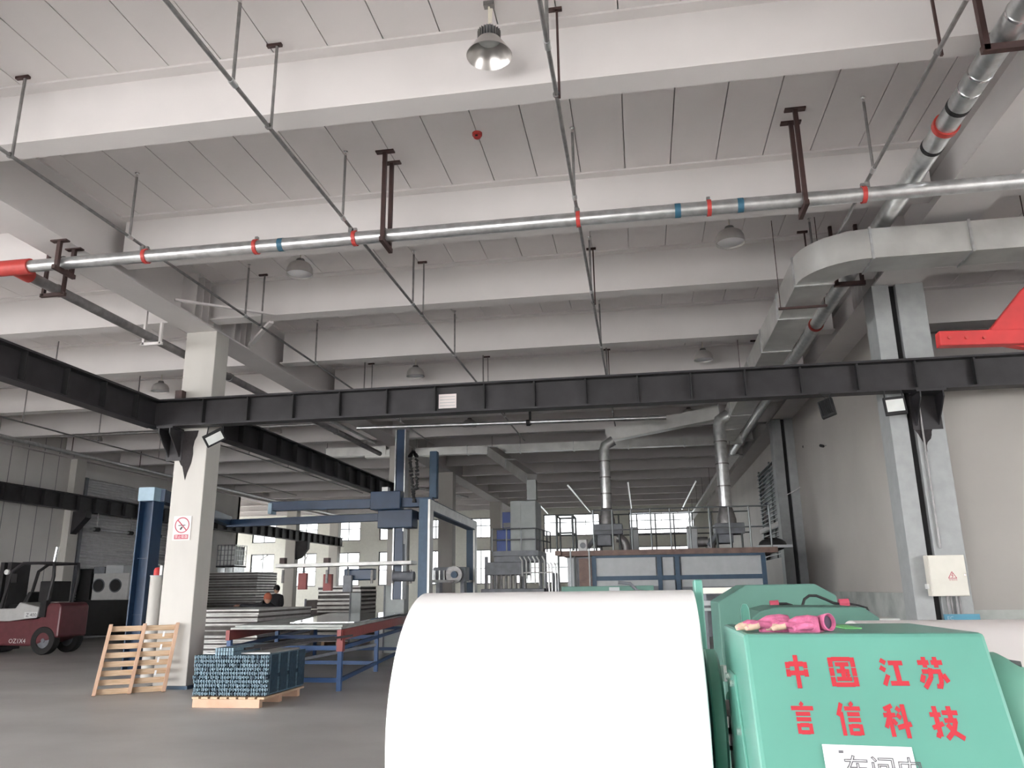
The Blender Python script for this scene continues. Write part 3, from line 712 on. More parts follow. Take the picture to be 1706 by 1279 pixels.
# cabinet
FT = V((.28, 2.5, 1.365)); FD = V((0, -.413, -.911)).normalized(); FU = -FD; FN = V((1, 0, 0)).cross(FU)
if FN.y > 0: FN = -FN
CX0, CX1 = .283, .945
def onface(px, py, lift=0.0):
    d = ray(px, py); k = (FT - EYE).dot(FN) / d.dot(FN); return EYE + d * k + FN * lift
t = thing('drive_cabinet', (.6, 2.6, 0), 'mint green machine cabinet with red Chinese lettering on its sloping front', 'cabinet')
FB = FT + FD * .95
prof = [(3.13, 0), (3.13, 1.365), (2.5, 1.365), (FB.y, FB.z), (FB.y, 0)]
MB().prism([(CX0, y, z) for y, z in prof], (CX1 - CX0, 0, 0)).build('body', 'mint', t, bevel=.012)
sp = MB().prism([(CX0 - .008, 3.05, .2), (CX0 - .008, 2.98, 1.22), (CX0 - .008, 2.80, 1.22), (CX0 - .008, 2.62, .95), (CX0 - .008, 2.5, .2)], (.01, 0, 0)).build('side_cover', 'mint', t, bevel=.003)
for (y, z) in ((2.96, 1.2), (2.83, 1.19), (2.72, 1.06), (2.66, .93), (2.60, .78), (2.56, .62)):
    MB().disc((CX0 - .012, y, z), .011, (1, 0, 0), 8, .016).build('bolt', 'chrome', sp)
# red stencilled characters: strokes on a 100 x 100 cell
def rect(x0, x1, y0, y1): return [(x0, y0), (x1, y0), (x1, y1), (x0, y1)]
def stroke(pts, w=12):
    out = []
    for (a, b) in zip(pts[:-1], pts[1:]):
        dx, dy = b[0] - a[0], b[1] - a[1]; L = math.hypot(dx, dy); nx, ny = -dy / L * w / 2, dx / L * w / 2
        out.append([(a[0] + nx, a[1] + ny), (a[0] - nx, a[1] - ny), (b[0] - nx, b[1] - ny), (b[0] + nx, b[1] + ny)])
    return out
GL = {
 'zhong': [rect(6, 20, 60, 80), rect(6, 20, 34, 57), rect(80, 94, 60, 80), rect(80, 94, 34, 57), rect(20, 80, 68, 80), rect(20, 80, 40, 51), rect(43, 58, 80, 102), rect(43, 58, 51, 68), rect(43, 58, -2, 40)],
 'guo': [rect(4, 17, 66, 98), rect(4, 17, 36, 63), rect(4, 17, 2, 33), rect(83, 96, 66, 98), rect(83, 96, 36, 63), rect(83, 96, 2, 33), rect(17, 83, 87, 98), rect(17, 83, 2, 13), rect(26, 74, 70, 80), rect(28, 72, 47, 57), rect(24, 76, 21, 31), rect(44, 56, 31, 47), rect(44, 56, 57, 70)] + stroke([(62, 44), (70, 34)], 9),
 'jiang': stroke([(10, 94), (28, 82)], 13) + stroke([(4, 68), (22, 56)], 13) + stroke([(8, 4), (28, 40)], 13) + [rect(38, 92, 76, 89), rect(58, 73, 17, 76), rect(32, 100, 4, 17)],
 'su': [rect(6, 46, 78, 90), rect(54, 94, 78, 90), rect(24, 36, 68, 102), rect(64, 76, 68, 102), rect(14, 82, 50, 61)] + stroke([(77, 52), (73, 22), (64, 4)], 12) + stroke([(66, 8), (54, 10)], 10) + stroke([(46, 66), (40, 36), (12, 4)], 12) + stroke([(16, 44), (5, 22)], 12) + stroke([(86, 46), (98, 22)], 12),
 'yan': stroke([(44, 102), (54, 92)], 12) + [rect(4, 96, 78, 89), rect(20, 80, 60, 70), rect(20, 80, 42, 52), rect(20, 32, 0, 33), rect(68, 80, 0, 33), rect(32, 68, 23, 33), rect(32, 68, 0, 10)],
 'xin': stroke([(26, 100), (6, 60)], 12) + [rect(14, 26, -2, 72), rect(36, 100, 78, 88), rect(44, 94, 60, 70), rect(44, 94, 42, 52), rect(42, 53, 0, 33), rect(84, 95, 0, 33), rect(53, 84, 23, 33), rect(53, 84, 0, 10)] + stroke([(62, 102), (70, 91)], 12),
 'ke': stroke([(42, 98), (8, 86)], 11) + [rect(2, 48, 62, 73), rect(19, 32, 0, 62), rect(19, 32, 73, 88)] + stroke([(20, 58), (4, 28)], 11) + stroke([(33, 54), (46, 38)], 11) + stroke([(56, 92), (70, 80)], 11) + stroke([(54, 70), (68, 58)], 11) + stroke([(48, 28), (102, 40)], 12) + [rect(76, 89, -4, 102)],
 'ji': [rect(2, 40, 68, 79), rect(16, 29, 6, 100)] + stroke([(22, 6), (8, 12)], 11) + stroke([(2, 32), (42, 46)], 11) + [rect(46, 100, 74, 85), rect(66, 79, 60, 100), rect(48, 92, 50, 61)] + stroke([(86, 54), (72, 24), (44, 0)], 12) + stroke([(54, 44), (74, 18), (102, 0)], 12)}
def fat(poly, g=1.7):
    xs = [p[0] for p in poly]; ys = [p[1] for p in poly]
    if len(set(xs)) == 2 and len(set(ys)) == 2:           # upright rectangle: thicken only its thin side
        w_, h_ = max(xs) - min(xs), max(ys) - min(ys)
        gx, gy = (g, 0) if w_ < h_ else (0, g)
        cx, cy = (max(xs) + min(xs)) / 2, (max(ys) + min(ys)) / 2
        return [(x + (gx if x > cx else -gx), y + (gy if y > cy else -gy)) for x, y in poly]
    a, b, c, d = [V((p[0], p[1], 0)) for p in poly]
    n1 = (a - b).normalized() * g
    return [tuple((a + n1)[:2]), tuple((b - n1)[:2]), tuple((c - n1)[:2]), tuple((d + n1)[:2])]
rows = [('zhong', 1304, 1092, 1352, 1145), ('guo', 1377, 1094, 1432, 1144), ('jiang', 1460, 1096, 1516, 1143), ('su', 1524, 1095, 1583, 1148),
        ('yan', 1315, 1171, 1363, 1222), ('xin', 1391, 1171, 1440, 1224), ('ke', 1467, 1174, 1522, 1227), ('ji', 1545, 1176, 1605, 1230)]
for nm, x0, y0, x1, y1 in rows:
    c = onface((x0 + x1) / 2, (y0 + y1) / 2); hh = (onface((x0 + x1) / 2, y0) - onface((x0 + x1) / 2, y1)).dot(FU)
    sk = 8 if (x0 < 1400) else 12
    ww = (onface(x1 - sk / 2, (y0 + y1) / 2) - onface(x0 + sk / 2, (y0 + y1) / 2)).x
    mb = MB()
    for k, poly in enumerate(GL[nm]):
        poly = fat(poly)
        mb.prism([c + V((1, 0, 0)) * ((u - 50) / 100 * ww) + FU * ((v - 50) / 100 * hh) + FN * .0006 for u, v in poly], FN * (.0008 + .00012 * k))
    mb.build('red_character', 'red_text', t)
# paper notice
q = [onface(1369, 1240, .003), onface(1518, 1245, .003)]
p0, p1 = q; pu = (p1 - p0).normalized(); W_ = (p1 - p0).length; pd = -(FU - pu * FU.dot(pu)).normalized()
t2 = thing('paper_notice', p0, 'white paper notice with outlined characters taped to the green cabinet', 'paper')
MB().prism([p0, p1, p1 + pd * .30, p0 + pd * .30], FN * .0012).build('sheet', 'paper', t2)
tx = text_mb('车间内', .066, p0 + pu * .045 + pd * .082 + FN * .0028, pu, -pd, outline=.0013)
tx.build('outlined_text', 'ink_grey', t2)
MB().obox(p0 + pu * .045 + pd * .018 + FN * .002, (.012, .001, .008)).build('smudge', 'ink_grey', t2)
# strip of green film lying on the cabinet
a, b = atZ(1376, 1040, 1.368), atZ(1424, 1044, 1.368)
tag(B(a.x, b.x, 2.72, 2.95, 1.366, 1.369).build('green_strip', 'tape_green'), 'flat bright green strip lying on the cabinet top beside the gloves', 'strip')
# work gloves
def glove(o, ang, s, label, flip=1):
    t = thing('work_glove', o, label, 'glove', 'pink work gloves'); o = V(o); R = Matrix.Rotation(ang, 3, 'Z')
    L = lambda x, y, z: o + R @ V((x * s, y * s * flip, z * s))
    mb = MB()
    mb.path([L(.0, 0, .022), L(.03, 0, .02), L(.07, 0, .018), L(.1, 0, .016)], [.030 * s, .036 * s, .034 * s, .02 * s], 12)
    mb.ell(L(.05, .012, .02), V((.05, .026, .016)) * s, R=R); mb.ell(L(.055, -.016, .024), V((.045, .02, .015)) * s, R=R)
    fing = [((.085, .034), (.15, .05), .011), ((.095, .014), (.175, .018), .012), ((.095, -.006), (.17, -.012), .012), ((.085, -.026), (.15, -.042), .011)]
    for (a, b, r) in fing:
        mid = ((a[0] + b[0]) / 2, (a[1] + b[1]) / 2)
        mb.path([L(a[0] - .03, a[1] * .8, .018), L(mid[0], mid[1], .026), L(b[0], b[1], .012)], [r * 1.15 * s, r * 1.1 * s, r * .8 * s], 10)
    mb.path([L(.02, -.02, .02), L(.05, -.055, .022), L(.085, -.072, .014)], [.014 * s, .013 * s, .009 * s], 10)
    h = mb.build('hand', 'glove_pink', t, smooth=80)
    md = h.modifiers.new('merge', 'REMESH'); md.mode = 'VOXEL'; md.voxel_size = .0035; md.use_smooth_shade = True
    for (a, b, r) in fing:
        MB().path([L(b[0] - .04, a[1] + (b[1] - a[1]) * .55, .022), L(b[0] - .01, b[1] * .95, .016), L(b[0] + .004, b[1], .011)], [r * 1.12 * s, r * 1.0 * s, r * .6 * s], 10).build('coated_fingertip', 'glove_tan', t, smooth=80)
    return t, L
g1 = atZ(1300, 1044, 1.367)
glove((g1.x - .012, 2.60, 1.366), PI * 1.02, .92, 'pink work glove with tan fingertips lying on the left of the cabinet top')
t, L = glove((g1.x + .065, 2.56, 1.366), PI * .96, .88, 'crumpled pink work glove with its open cuff facing out on the cabinet edge', -1)
cc = L(-.035, .0, .032); ax = V((.55, -.80, .1)).normalized()
MB().lathe([(.018, -.05), (.023, -.03), (.026, 0), (.023, .002), (.019, -.01), (.015, -.05)], cc, ax, 20, close=True).build('cuff', 'glove_pink', t, smooth=60)
MB().disc(cc - ax * .012, .019, ax, 20, .004).build('cuff_opening', 'glove_hole', t)
MB().path([L(.03, .03, .02), L(.0, .055, .0), L(-.02, .07, -.012)], [.014, .013, .008], 10).build('hanging_thumb', 'glove_pink', t, smooth=80)
# second roll and its geared hub
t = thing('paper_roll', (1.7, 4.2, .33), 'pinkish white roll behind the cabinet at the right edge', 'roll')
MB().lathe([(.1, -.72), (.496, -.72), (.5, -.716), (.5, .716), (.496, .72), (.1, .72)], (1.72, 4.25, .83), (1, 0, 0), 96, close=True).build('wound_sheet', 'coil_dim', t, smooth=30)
MB().tube((.9, 4.25, .83), (2.6, 4.25, .83), .1, 16).build('shaft', 'galv_dull', t, smooth=40)
c = atY(1660, 1188, 2.95)
t = thing('gear_hub', (c.x, 2.95, 0), 'mint green geared hub with bolts at the right edge of the cabinet', 'gear motor')
MB().lathe([(.001, -.12), (.17, -.12), (.19, -.08), (.19, -.02), (.15, .05), (.13, .07), (.001, .07)], (c.x + .04, 2.95, c.z), (1, 0, 0), 40).build('gear_casing', 'mint_mid', t, smooth=35)
MB().tube((c.x + .1, 2.95, c.z), (c.x + .5, 2.95, c.z), .12, 32).build('motor_body', 'mint', t, smooth=40)
for k in range(8):
    a = 2 * PI * k / 8 + .3; MB().tube((c.x + .045, 2.95 - .165 * math.sin(a), c.z + .165 * math.cos(a)), (c.x + .075, 2.95 - .16 * math.sin(a), c.z + .16 * math.cos(a)), .014, 6).build('bolt', 'rail_dark', t)
B(c.x - .08, c.x + .5, 2.8, 3.1, 0, c.z - .16).build('pedestal', 'mint_mid', t, bevel=.01)
# green guards behind the cabinet
def guard(poly, y, dep, name, label, mt='green_dark'):
    t = thing(name, atY(*poly[0], y), label, 'machine guard')
    pts = [atY(*p, y) for p in poly]; lo = [V((pts[-1].x, y, 0)), V((pts[0].x, y, 0))]
    MB().prism(pts + lo, (0, dep, 0)).build('cover', mt, t, bevel=.01)
    return t
gd = guard([(1196, 1003), (1243, 974), (1357, 972), (1394, 992)], 6.2, .7, 'machine_guard', 'dark green machine guard with sloping shoulders behind the cabinet')
gd2 = guard([(1252, 1030), (1266, 1018), (1292, 1011), (1438, 1011), (1466, 1029)], 5.0, .6, 'machine_guard', 'lower dark green guard just behind the pink gloves')
B(atY(1466, 1036, 5).x, atY(1500, 1036, 5).x, 5.0, 5.5, 0, atY(1466, 1030, 5).z).build('end_box', 'wainscot', gd2)
t = thing('machine_tab', (atY(1243, 1030, 3.75).x, 3.75, 0), 'pale mint rounded lug standing behind the gloves', 'lug')
p = atY(1243, 1022, 3.75)
MB().prism([(p.x - .022, 3.75, .9), (p.x - .020, 3.75, p.z + .02), (p.x - .012, 3.75, p.z + .042), (p.x + .006, 3.75, p.z + .042), (p.x + .016, 3.75, p.z + .02), (p.x + .024, 3.75, .9)], (0, .03, 0)).build('plate', 'mint', t, bevel=.004)
MB().box(p.x - .05, p.x + .05, 3.71, 3.83, 0, .92).build('foot', 'mint_mid', t)
cab = [atY(*p, 5.6) for p in ((1336, 1012), (1340, 998), (1348, 992), (1360, 992), (1375, 998), (1388, 1004), (1402, 1007))]
t = thing('black_cable', cab[0], 'black cable looping between the two dark green guards', 'cable')
MB().path(cab, .009, 8).build('cable', 'black_matte', t, smooth=60)
MB().tube(atY(1398, 1005, 5.6), atY(1414, 1004, 5.6), .028, 12).build('plug', 'sign_red', t)
MB().path([atY(*p, 5.6) for p in ((1414, 1005), (1430, 1008), (1444, 1012), (1447, 1018))], .007, 6).build('cable', 'black_matte', t)
t = thing('red_connector', atY(1283, 1006, 5.6), 'red cable connector lying on the lower green guard', 'connector')
MB().tube(atY(1283, 1007, 5.6), atY(1297, 1006, 5.6), .026, 12).build('plug', 'sign_red', t); MB().path([atY(*p, 5.6) for p in ((1297, 1006), (1310, 1006), (1320, 1009))], .012, 6).build('tail', 'black_matte', t)
# beams of the uncoiler line seen between coil and cabinet
for k, (py0, py1, y, mt) in enumerate(((979, 988, 8.0, 'cream_box'), (1001, 1008, 7.2, 'panel_grey'), (1013, 1017, 6.9, 'panel_grey'))):
    a = atY(1160, py0, y); b = atY(1222, py1, y)
    tt = thing('machine_crossbar', (a.x, y, 0), ('upper pale', 'middle grey', 'lower grey')[k] + ' cross bar of the line between coil and green guard', 'bar')
    B(a.x, b.x, y, y + .12, b.z, a.z).build('bar', mt, tt)
    for xx in (a.x + .06, b.x - .06): B(xx - .03, xx + .03, y + .03, y + .09, 0, b.z).build('leg', 'machine_grey', tt)
# ================================================================== MIDDLE DISTANCE: LAMINATING OVEN
OY = 19.0
xl = atY(945, 950, OY).x; xr = atY(1275, 950, OY).x; zt = atY(1100, 915, OY).z
t = thing('press_machine', ((xl + xr) / 2, OY, 0), 'long grey panelled press with blue frame and railed platform on top', 'machine')
B(xl, xr, OY + .06, OY + 4.5, .4, zt - .14).build('body', 'machine_grey', t)
def pan(px0, px1, py0, py1, mt='panel_grey'):
    a = atY(px0, py0, OY); b = atY(px1, py1, OY)
    return B(a.x, b.x, OY + .0, OY + .06, b.z, a.z).build('panel', mt, t, bevel=.01)
pan(992, 1094, 928, 960); pan(1103, 1124, 928, 960); pan(1134, 1271, 927, 960)
pan(992, 1098, 964, 976); pan(1103, 1126, 966, 985); pan(1136, 1272, 965, 976); pan(964, 988, 930, 986, 'plate_brown'); pan(945, 962, 930, 988)
pan(992, 1098, 977, 992, 'machine_grey'); pan(1136, 1272, 977, 990, 'machine_grey')
for px in (990, 1099, 1129, 1273):
    p = atY(px, 950, OY); B(p.x - .05, p.x + .05, OY - .05, OY + .06, 0, zt - .1).build('frame_post', 'blue_frame', t)
for py in (962, 924):
    p = atY(1100, py, OY); B(xl + .6, xr, OY - .04, OY + .05, p.z - .05, p.z + .05).build('frame_rail', 'blue_frame', t)
pf = B(xl - .1, xr + .3, OY - .15, OY + 4.5, zt - .12, zt).build('platform', 'plate_brown', t)
# ladder on the left end
lx = atY(968, 950, OY).x
for dx in (-.22, .22): MB().tube((lx + dx, OY - .2, .3), (lx + dx, OY - .2, zt + .05), .02, 8).build('ladder_stile', 'rail_grey', t)
# railing
def railing(p, q, h, n, name, label, mt='rail_grey', parent=None, r=.02):
    p = V(p); q = V(q); t_ = parent or thing(name, p, label, 'railing')
    for k in range(n + 1):
        a = p + (q - p) * k / n; MB().tube(a, a + V((0, 0, h)), r, 8).build('post', mt, t_)
    for f in (1.0, .5): MB().tube(p + V((0, 0, h * f)), q + V((0, 0, h * f)), r * .85, 8).build('rail', mt, t_)
    return t_
x0 = atY(990, 910, OY).x
railing((x0, OY, zt), (xr + .2, OY, zt), .95, 9, 'platform_railing', 'grey tube railing along the front edge of the press platform', 'rail_grey')
railing((x0, OY + 3.5, zt), (xr + .2, OY + 3.5, zt), 1.15, 8, 'platform_railing', 'grey tube railing along the rear edge of the press platform', 'rail_dark')
# cage landing on the left
a0 = atY(930, 915, OY); a1 = atY(957, 915, OY); ztop = atY(930, 860, OY).z
t = thing('ladder_cage', (a0.x, OY, zt), 'dark tube cage landing at the left end of the press platform', 'cage')
B(a0.x - .05, min(a1.x + .2, xl - .11), OY - .3, OY + .7, zt - .1, zt).build('landing', 'plate_brown', t)
for x in (a0.x, a1.x):
    for y in (OY - .25, OY + .6): MB().tube((x, y, zt), (x, y, ztop), .025, 8).build('post', 'rail_dark', t)
for z in (ztop, zt + (ztop - zt) * .5):
    for y in (OY - .25, OY + .6): MB().tube((a0.x, y, z), (a1.x, y, z), .022, 8).build('rail', 'rail_dark', t)
    for x in (a0.x, a1.x): MB().tube((x, OY - .25, z), (x, OY + .6, z), .022, 8).build('rail', 'rail_dark', t)
for x in (a0.x, a1.x): MB().tube((x, OY, 0), (x, OY, zt - .1), .025, 8).build('support_leg', 'rail_dark', t)
# fans, silver risers, elbows on the platform
def riser(pxc, ytop, ybot, pxw, py_el, label, Yd=20.0, flip=1):
    c = atY(pxc, (ytop + ybot) / 2, Yd); top = atY(pxc, ytop, Yd); bot = atY(pxc, ybot, Yd); r = pxw * Yd / 1298 / 2
    t = thing('exhaust_riser', (top.x, Yd, bot.z), label, 'exhaust pipe')
    MB().path([V((top.x, Yd, bot.z)), V((top.x, Yd, top.z - r)), V((top.x + .04, Yd, top.z)), V((top.x + .25, Yd, top.z + r * .9))], r, 20).build('silver_pipe', 'galv', t, smooth=50)
    for k in range(1, 4):
        z = bot.z + (top.z - bot.z) * k / 4; MB().tube((top.x, Yd, z - .015), (top.x, Yd, z + .015), r + .012, 20).build('seam_ring', 'galv_dull', t)
    MB().lathe([(r * 1.0, .3), (r * 1.5, 0), (r * 1.5, -.12), (.01, -.12)], (top.x, Yd, bot.z - .25), n=20).build('cone', 'galv_dull', t, smooth=40)
    return t, V((top.x, Yd, bot.z))
t, p = riser(1006, 742, 850, 17, 860, 'left silver exhaust riser standing on the press platform')
def fan(p, sgn, label):
    t = thing('exhaust_fan', (p.x, p.y, zt), label, 'fan')
    B(p.x - .32, p.x + .38, p.y - .3, p.y + .3, p.z - .62, p.z - .36).build('duct_box', 'machine_grey', t, bevel=.02)
    B(p.x - .3, p.x + .1, p.y - .25, p.y + .25, zt + .15, p.z - .62).build('fan_casing', 'machine_grey', t, bevel=.03)
    pts = [V((p.x + sgn * (.22 + .22 * math.sin(a)), p.y - .1, p.z - .72 + .22 * math.cos(a) - .2)) for a in [PI * k / 10 for k in range(0, 6)]]
    pts.append(V((p.x + sgn * .44, p.y - .1, zt)))
    MB().path(pts, .11, 14).build('elbow_pipe', 'galv_dull', t, smooth=50)
    for dx in (-.28, .3): MB().tube((p.x + dx, p.y - .25, zt), (p.x + dx, p.y - .25, p.z - .4), .025, 8).build('stand_leg', 'rail_dark', t)
    MB().tube((p.x - .75, p.y - .1, zt + .2), (p.x - .5, p.y - .1, zt + .2), .12, 16).build('motor', 'galv_dull', t, smooth=40)
    MB().path([V((p.x - .5, p.y - .2, zt + .1)), V((p.x - .3, p.y - .2, zt + .35)), V((p.x + .1, p.y - .2, zt + .5)), V((p.x + .35, p.y - .2, zt + .55))], .06, 10).build('hose', 'machine_grey', t, smooth=60)
fan(p, 1, 'exhaust fan with curved pipe under the left silver riser')
t, p2 = riser(1197, 700, 848, 20, 858, 'right silver exhaust riser standing on the press platform')
fan(p2, -1, 'exhaust fan with curved pipe under the right silver riser')
B_ = None
for (px0, px1, py0, y, lab) in ((1048, 1065, 878, 20.4, 'narrow grey control cabinet between the exhaust fans'), (1144, 1164, 876, 20.4, 'grey control cabinet left of the right exhaust fan')):
    a = atY(px0, py0, y); b = atY(px1, 913, y); tt = thing('control_cabinet', (a.x, y, zt), lab, 'cabinet')
    B(a.x, b.x, y, y + .3, zt, a.z).build('body', 'panel_grey', tt, bevel=.01); B(a.x + .03, b.x - .03, y - .012, y, zt + .04, a.z - .04).build('door', 'panel_grey', tt)
p = atY(1287, 905, OY + .5)
t = thing('tarpaulin_heap', (p.x, p.y, zt), 'dark heap on a tray at the right end of the platform', 'heap')
MB().ell((p.x, p.y, zt + .08), (.32, .3, .16)).build('heap', 'black_matte', t, smooth=80); B(p.x - .35, p.x + .4, p.y - .3, p.y + .3, zt, zt + .06).build('tray', 'panel_grey', t)
p = atY(971, 905, OY + .2)
t = thing('hose_reel', (p.x, p.y, zt), 'small pale motor with a round hub near the ladder', 'motor')
B(p.x - .12, p.x + .1, p.y, p.y + .25, zt, zt + .28).build('body', 'plastic_white', t, bevel=.02); MB().disc((p.x, p.y - .01, zt + .14), .07, (0, 1, 0), 16, .03).build('hub', 'machine_grey', t)
# low green conveyor in front of the press
a = atY(935, 977, 15); b = atY(1090, 990, 15)
t = thing('green_conveyor', (a.x, 15, 0), 'low green conveyor bed before the grey press', 'conveyor')
B(a.x, b.x, 15, 15.6, b.z - .3, a.z).build('bed', 'green_dark', t, bevel=.01)
for x in (a.x + .1, b.x - .1): B(x - .05, x + .05, 15.1, 15.5, 0, b.z - .3).build('leg', 'green_dark', t)
B(atY(1015, 980, 15).x, atY(1032, 980, 15).x, 14.95, 15.0, atY(1015, 988, 15).z, atY(1015, 978, 15).z).build('motor', 'panel_grey', t)
MB().path([atY(*q, 14.98) for q in ((1030, 970), (1050, 972), (1062, 984), (1090, 988))], .03, 8).build('cable', 'machine_grey', t)
# ================================================================== TANK TOWER
TY = 21.0
X = lambda px, y=TY: atY(px, 915, y).x
Z = lambda py, y=TY, px=870: atY(px, py, y).z
t = thing('foaming_tower', (X(865), TY, 0), 'steel tower with railed deck carrying the tall grey cabinet', 'platform')
B(X(820), X(897), TY, TY + 1.8, Z(925), Z(917)).build('deck', 'machine_grey', t)
B(X(805), X(872), TY + .2, TY + 1.4, Z(957), Z(935)).build('hopper_block', 'machine_grey', t, bevel=.02)
B(X(822), X(895), TY + .2, TY + 1.5, Z(935), Z(925)).build('under_deck_unit', 'machine_grey', t)
for px in (806, 822, 868, 897, 905): B(X(px) - .04, X(px) + .04, TY + .3, TY + .4, 0, Z(925)).build('leg', 'machine_grey', t)
B(X(800), X(905), TY + .1, TY + 1.6, 0, Z(980)).build('base_block', 'machine_grey', t, bevel=.02)
for k in range(9):
    x = X(808 + k * 8); MB().tube((x, TY + .25, Z(980)), (x, TY + .25, Z(957)), .035, 8).build('feed_tube', 'galv_dull', t)
for k, px in enumerate((870, 877, 884, 891, 898, 907)):
    MB().path([V((X(px - 4), TY - .05, Z(927))), V((X(px), TY - .05, Z(934))), V((X(px), TY - .05, Z(960 + 4 * k)))], .022, 8).build('white_hose', 'plastic_white', t, smooth=60)
MB().tube((X(872), TY - .06, Z(954)), (X(922), TY - .06, Z(954)), .02, 8).build('cross_tube', 'plastic_white', t)
tt = thing('pipe_manifold', (X(920), TY, 0), 'group of slim vertical pipes right of the tank tower', 'pipes')
for px in (914, 919, 925, 929): MB().path([V((X(px - 3), TY - .05, Z(938))), V((X(px), TY - .05, Z(942))), V((X(px), TY - .05, 0))], .025, 8).build('pipe', 'galv', tt, smooth=60)
B(X(918), X(931), TY, TY + .1, Z(990), Z(955)).build('valve_block', 'machine_grey', tt)
t = thing('tall_cabinet', (X(870), TY + .3, Z(917)), 'tall pale grey cabinet standing on the tower deck', 'cabinet')
B(X(848), X(892), TY + .25, TY + 1.4, Z(917), Z(832)).build('body', 'tank_grey', t, bevel=.02)
B(X(849), X(866), TY + .235, TY + .25, Z(914), Z(835)).build('door', 'tank_grey', t); B(X(867), X(891), TY + .235, TY + .25, Z(914), Z(835)).build('door', 'tank_grey', t)
t = thing('blue_pump_unit', (X(835), TY + .3, Z(917)), 'bright blue machine unit left of the tall grey cabinet', 'machine')
B(X(823), X(847), TY + .4, TY + 1.2, Z(917), Z(880)).build('lower_body', 'blue_bright', t, bevel=.01); B(X(832), X(846), TY + .5, TY + 1.1, Z(880), Z(849)).build('upper_body', 'blue_bright', t, bevel=.01)
B(X(835), X(847), TY + .36, TY + .5, Z(876), Z(868)).build('valve', 'machine_grey', t)
r_ = railing((X(820), TY, Z(917)), (X(893), TY, Z(917)), Z(880) - Z(917), 3, 'deck_railing', 'grey tube railing round the tank tower deck', 'rail_grey')
railing((X(893), TY, Z(917)), (X(905), TY + 1.7, Z(917)), Z(880) - Z(917), 4, '', '', 'rail_grey', parent=r_)
# ================================================================== BLUE GANTRY PALLETISER
GY = 19.5
X = lambda px, y=GY: atY(px, 900, y).x
Z = lambda py, y=GY, px=660: atY(px, py, y).z
t = thing('blue_mast', (X(663), GY, 0), 'dark blue vertical mast with chain and carriage box in mid hall', 'machine')
B(X(657), X(670), GY, GY + .3, 1.3, Z(716)).build('mast_tube', 'blue_paint', t, bevel=.01)
for px in (655.5, 671.5): B(X(px) - .015, X(px) + .015, GY - .02, GY + .3, 1.3, Z(716)).build('guide_edge', 'galv', t)
B(X(622), X(672), GY - .35, GY + .1, Z(850), Z(820)).build('carriage_box', 'blue_paint', t, bevel=.02)
B(X(632), X(690), GY - .2, GY + .3, Z(880), Z(850)).build('lower_carriage', 'blue_paint', t, bevel=.02)
B(X(640), X(650), GY - .3, GY - .1, Z(820), Z(813)).build('white_sensor', 'plastic_white', t)
ch = MB(); chain = [(690, 835), (688, 815), (685, 785), (683, 760), (689, 752), (694, 760), (695, 790), (694, 820)]
for (a, b) in zip(chain[:-1], chain[1:]):
    for k in range(5):
        q = atY(a[0] + (b[0] - a[0]) * k / 5, a[1] + (b[1] - a[1]) * k / 5, GY - .25); ch.obox(q, (.09, .07, .055), E3(0, k * .7, 0))
ch.build('energy_chain', 'black_matte', t)
MB().obox(atY(723, 791, GY + .0), (.2, .2, 1.22)).build('motor_column', 'blue_frame', t, bevel=.02)
t = thing('gantry_beam', (X(550), GY, Z(842)), 'blue horizontal gantry arm reaching left from the mast', 'gantry')
MB().bar(atY(452, 844, GY - .1), atY(722, 836, GY - .1), .22, .24).build('upper_beam', 'blue_paint', t, bevel=.01)
MB().bar(atY(380, 872, GY + .5), atY(722, 858, GY + .5), .16, .2).build('lower_beam', 'blue_paint', t, bevel=.01)
B(X(450), X(456), GY - .24, GY + .04, Z(851), Z(833)).build('end_plate', 'blue_pale', t)
tp = thing('portal_frame', (X(740), 17.5, 0), 'blue steel portal frame with silver edge standing in mid hall', 'gantry')
Xq = lambda px, y: atY(px, 900, y).x
yA, yB = 17.5, 23.0
for (pa, pb, y, zt_) in ((697, 716, yA, atY(700, 832, yA).z), (777, 791, yB, atY(785, 868, yB).z)):
    B(Xq(pa, y), Xq(pb, y) - .05, y, y + .3, 0, zt_).build('post', 'blue_frame', tp, bevel=.01); B(Xq(pb, y) - .05, Xq(pb, y), y - .01, y + .3, 0, zt_).build('edge_flange', 'panel_steel', tp)
a = V((Xq(706, yA), yA, atY(706, 840, yA).z)); b = V((Xq(784, yB), yB + .3, atY(784, 875, yB).z))
MB().bar(a, b, .24, .28).build('lintel', 'blue_frame', tp, bevel=.01)
MB().bar(a + V((.13, 0, 0)), b + V((.13, 0, 0)), .012, .22).build('lintel_web', 'panel_steel', tp)
a = atY(715, 968, yA); 
MB().bar(V((Xq(712, yA), yA + .15, atY(712, 968, yA).z)), V((Xq(784, yB), yB + .1, atY(784, 968, yB).z)), .1, .06).build('lower_rail', 'panel_steel', tp)
# gripper conveyor with vacuum cups
t = thing('suction_beam', (X(580), GY - .6, Z(945)), 'long pale suction beam with cups hanging under the blue mast', 'gripper')
MB().bar(atY(466, 943, GY - .6), atY(690, 937, GY - .6), .5, .09).build('beam', 'panel_steel', t, bevel=.01)
for px in (472, 545, 620, 655, 684): 
    q = atY(px, 949, GY - .75); MB().tube(q, q + V((0, 0, -.32)), .035, 8).build('suction_cup', 'galv_dull', t); 
for px in (472, 545): MB().obox(atY(px, 934, GY - .6), (.13, .15, .14)).build('valve', 'bracket', t)
MB().obox(atY(600, 957, GY - .3), (.75, .3, .28)).build('vacuum_pump', 'blue_paint', t, bevel=.03)
MB().tube(atY(655, 960, GY - .8), atY(690, 960, GY - .8), .12, 14).build('motor', 'machine_grey', t, smooth=40)
for px in (666,): MB().bar(atY(px, 940, GY), atY(px, 885, GY), .2, .2).build('hanger', 'blue_paint', t)
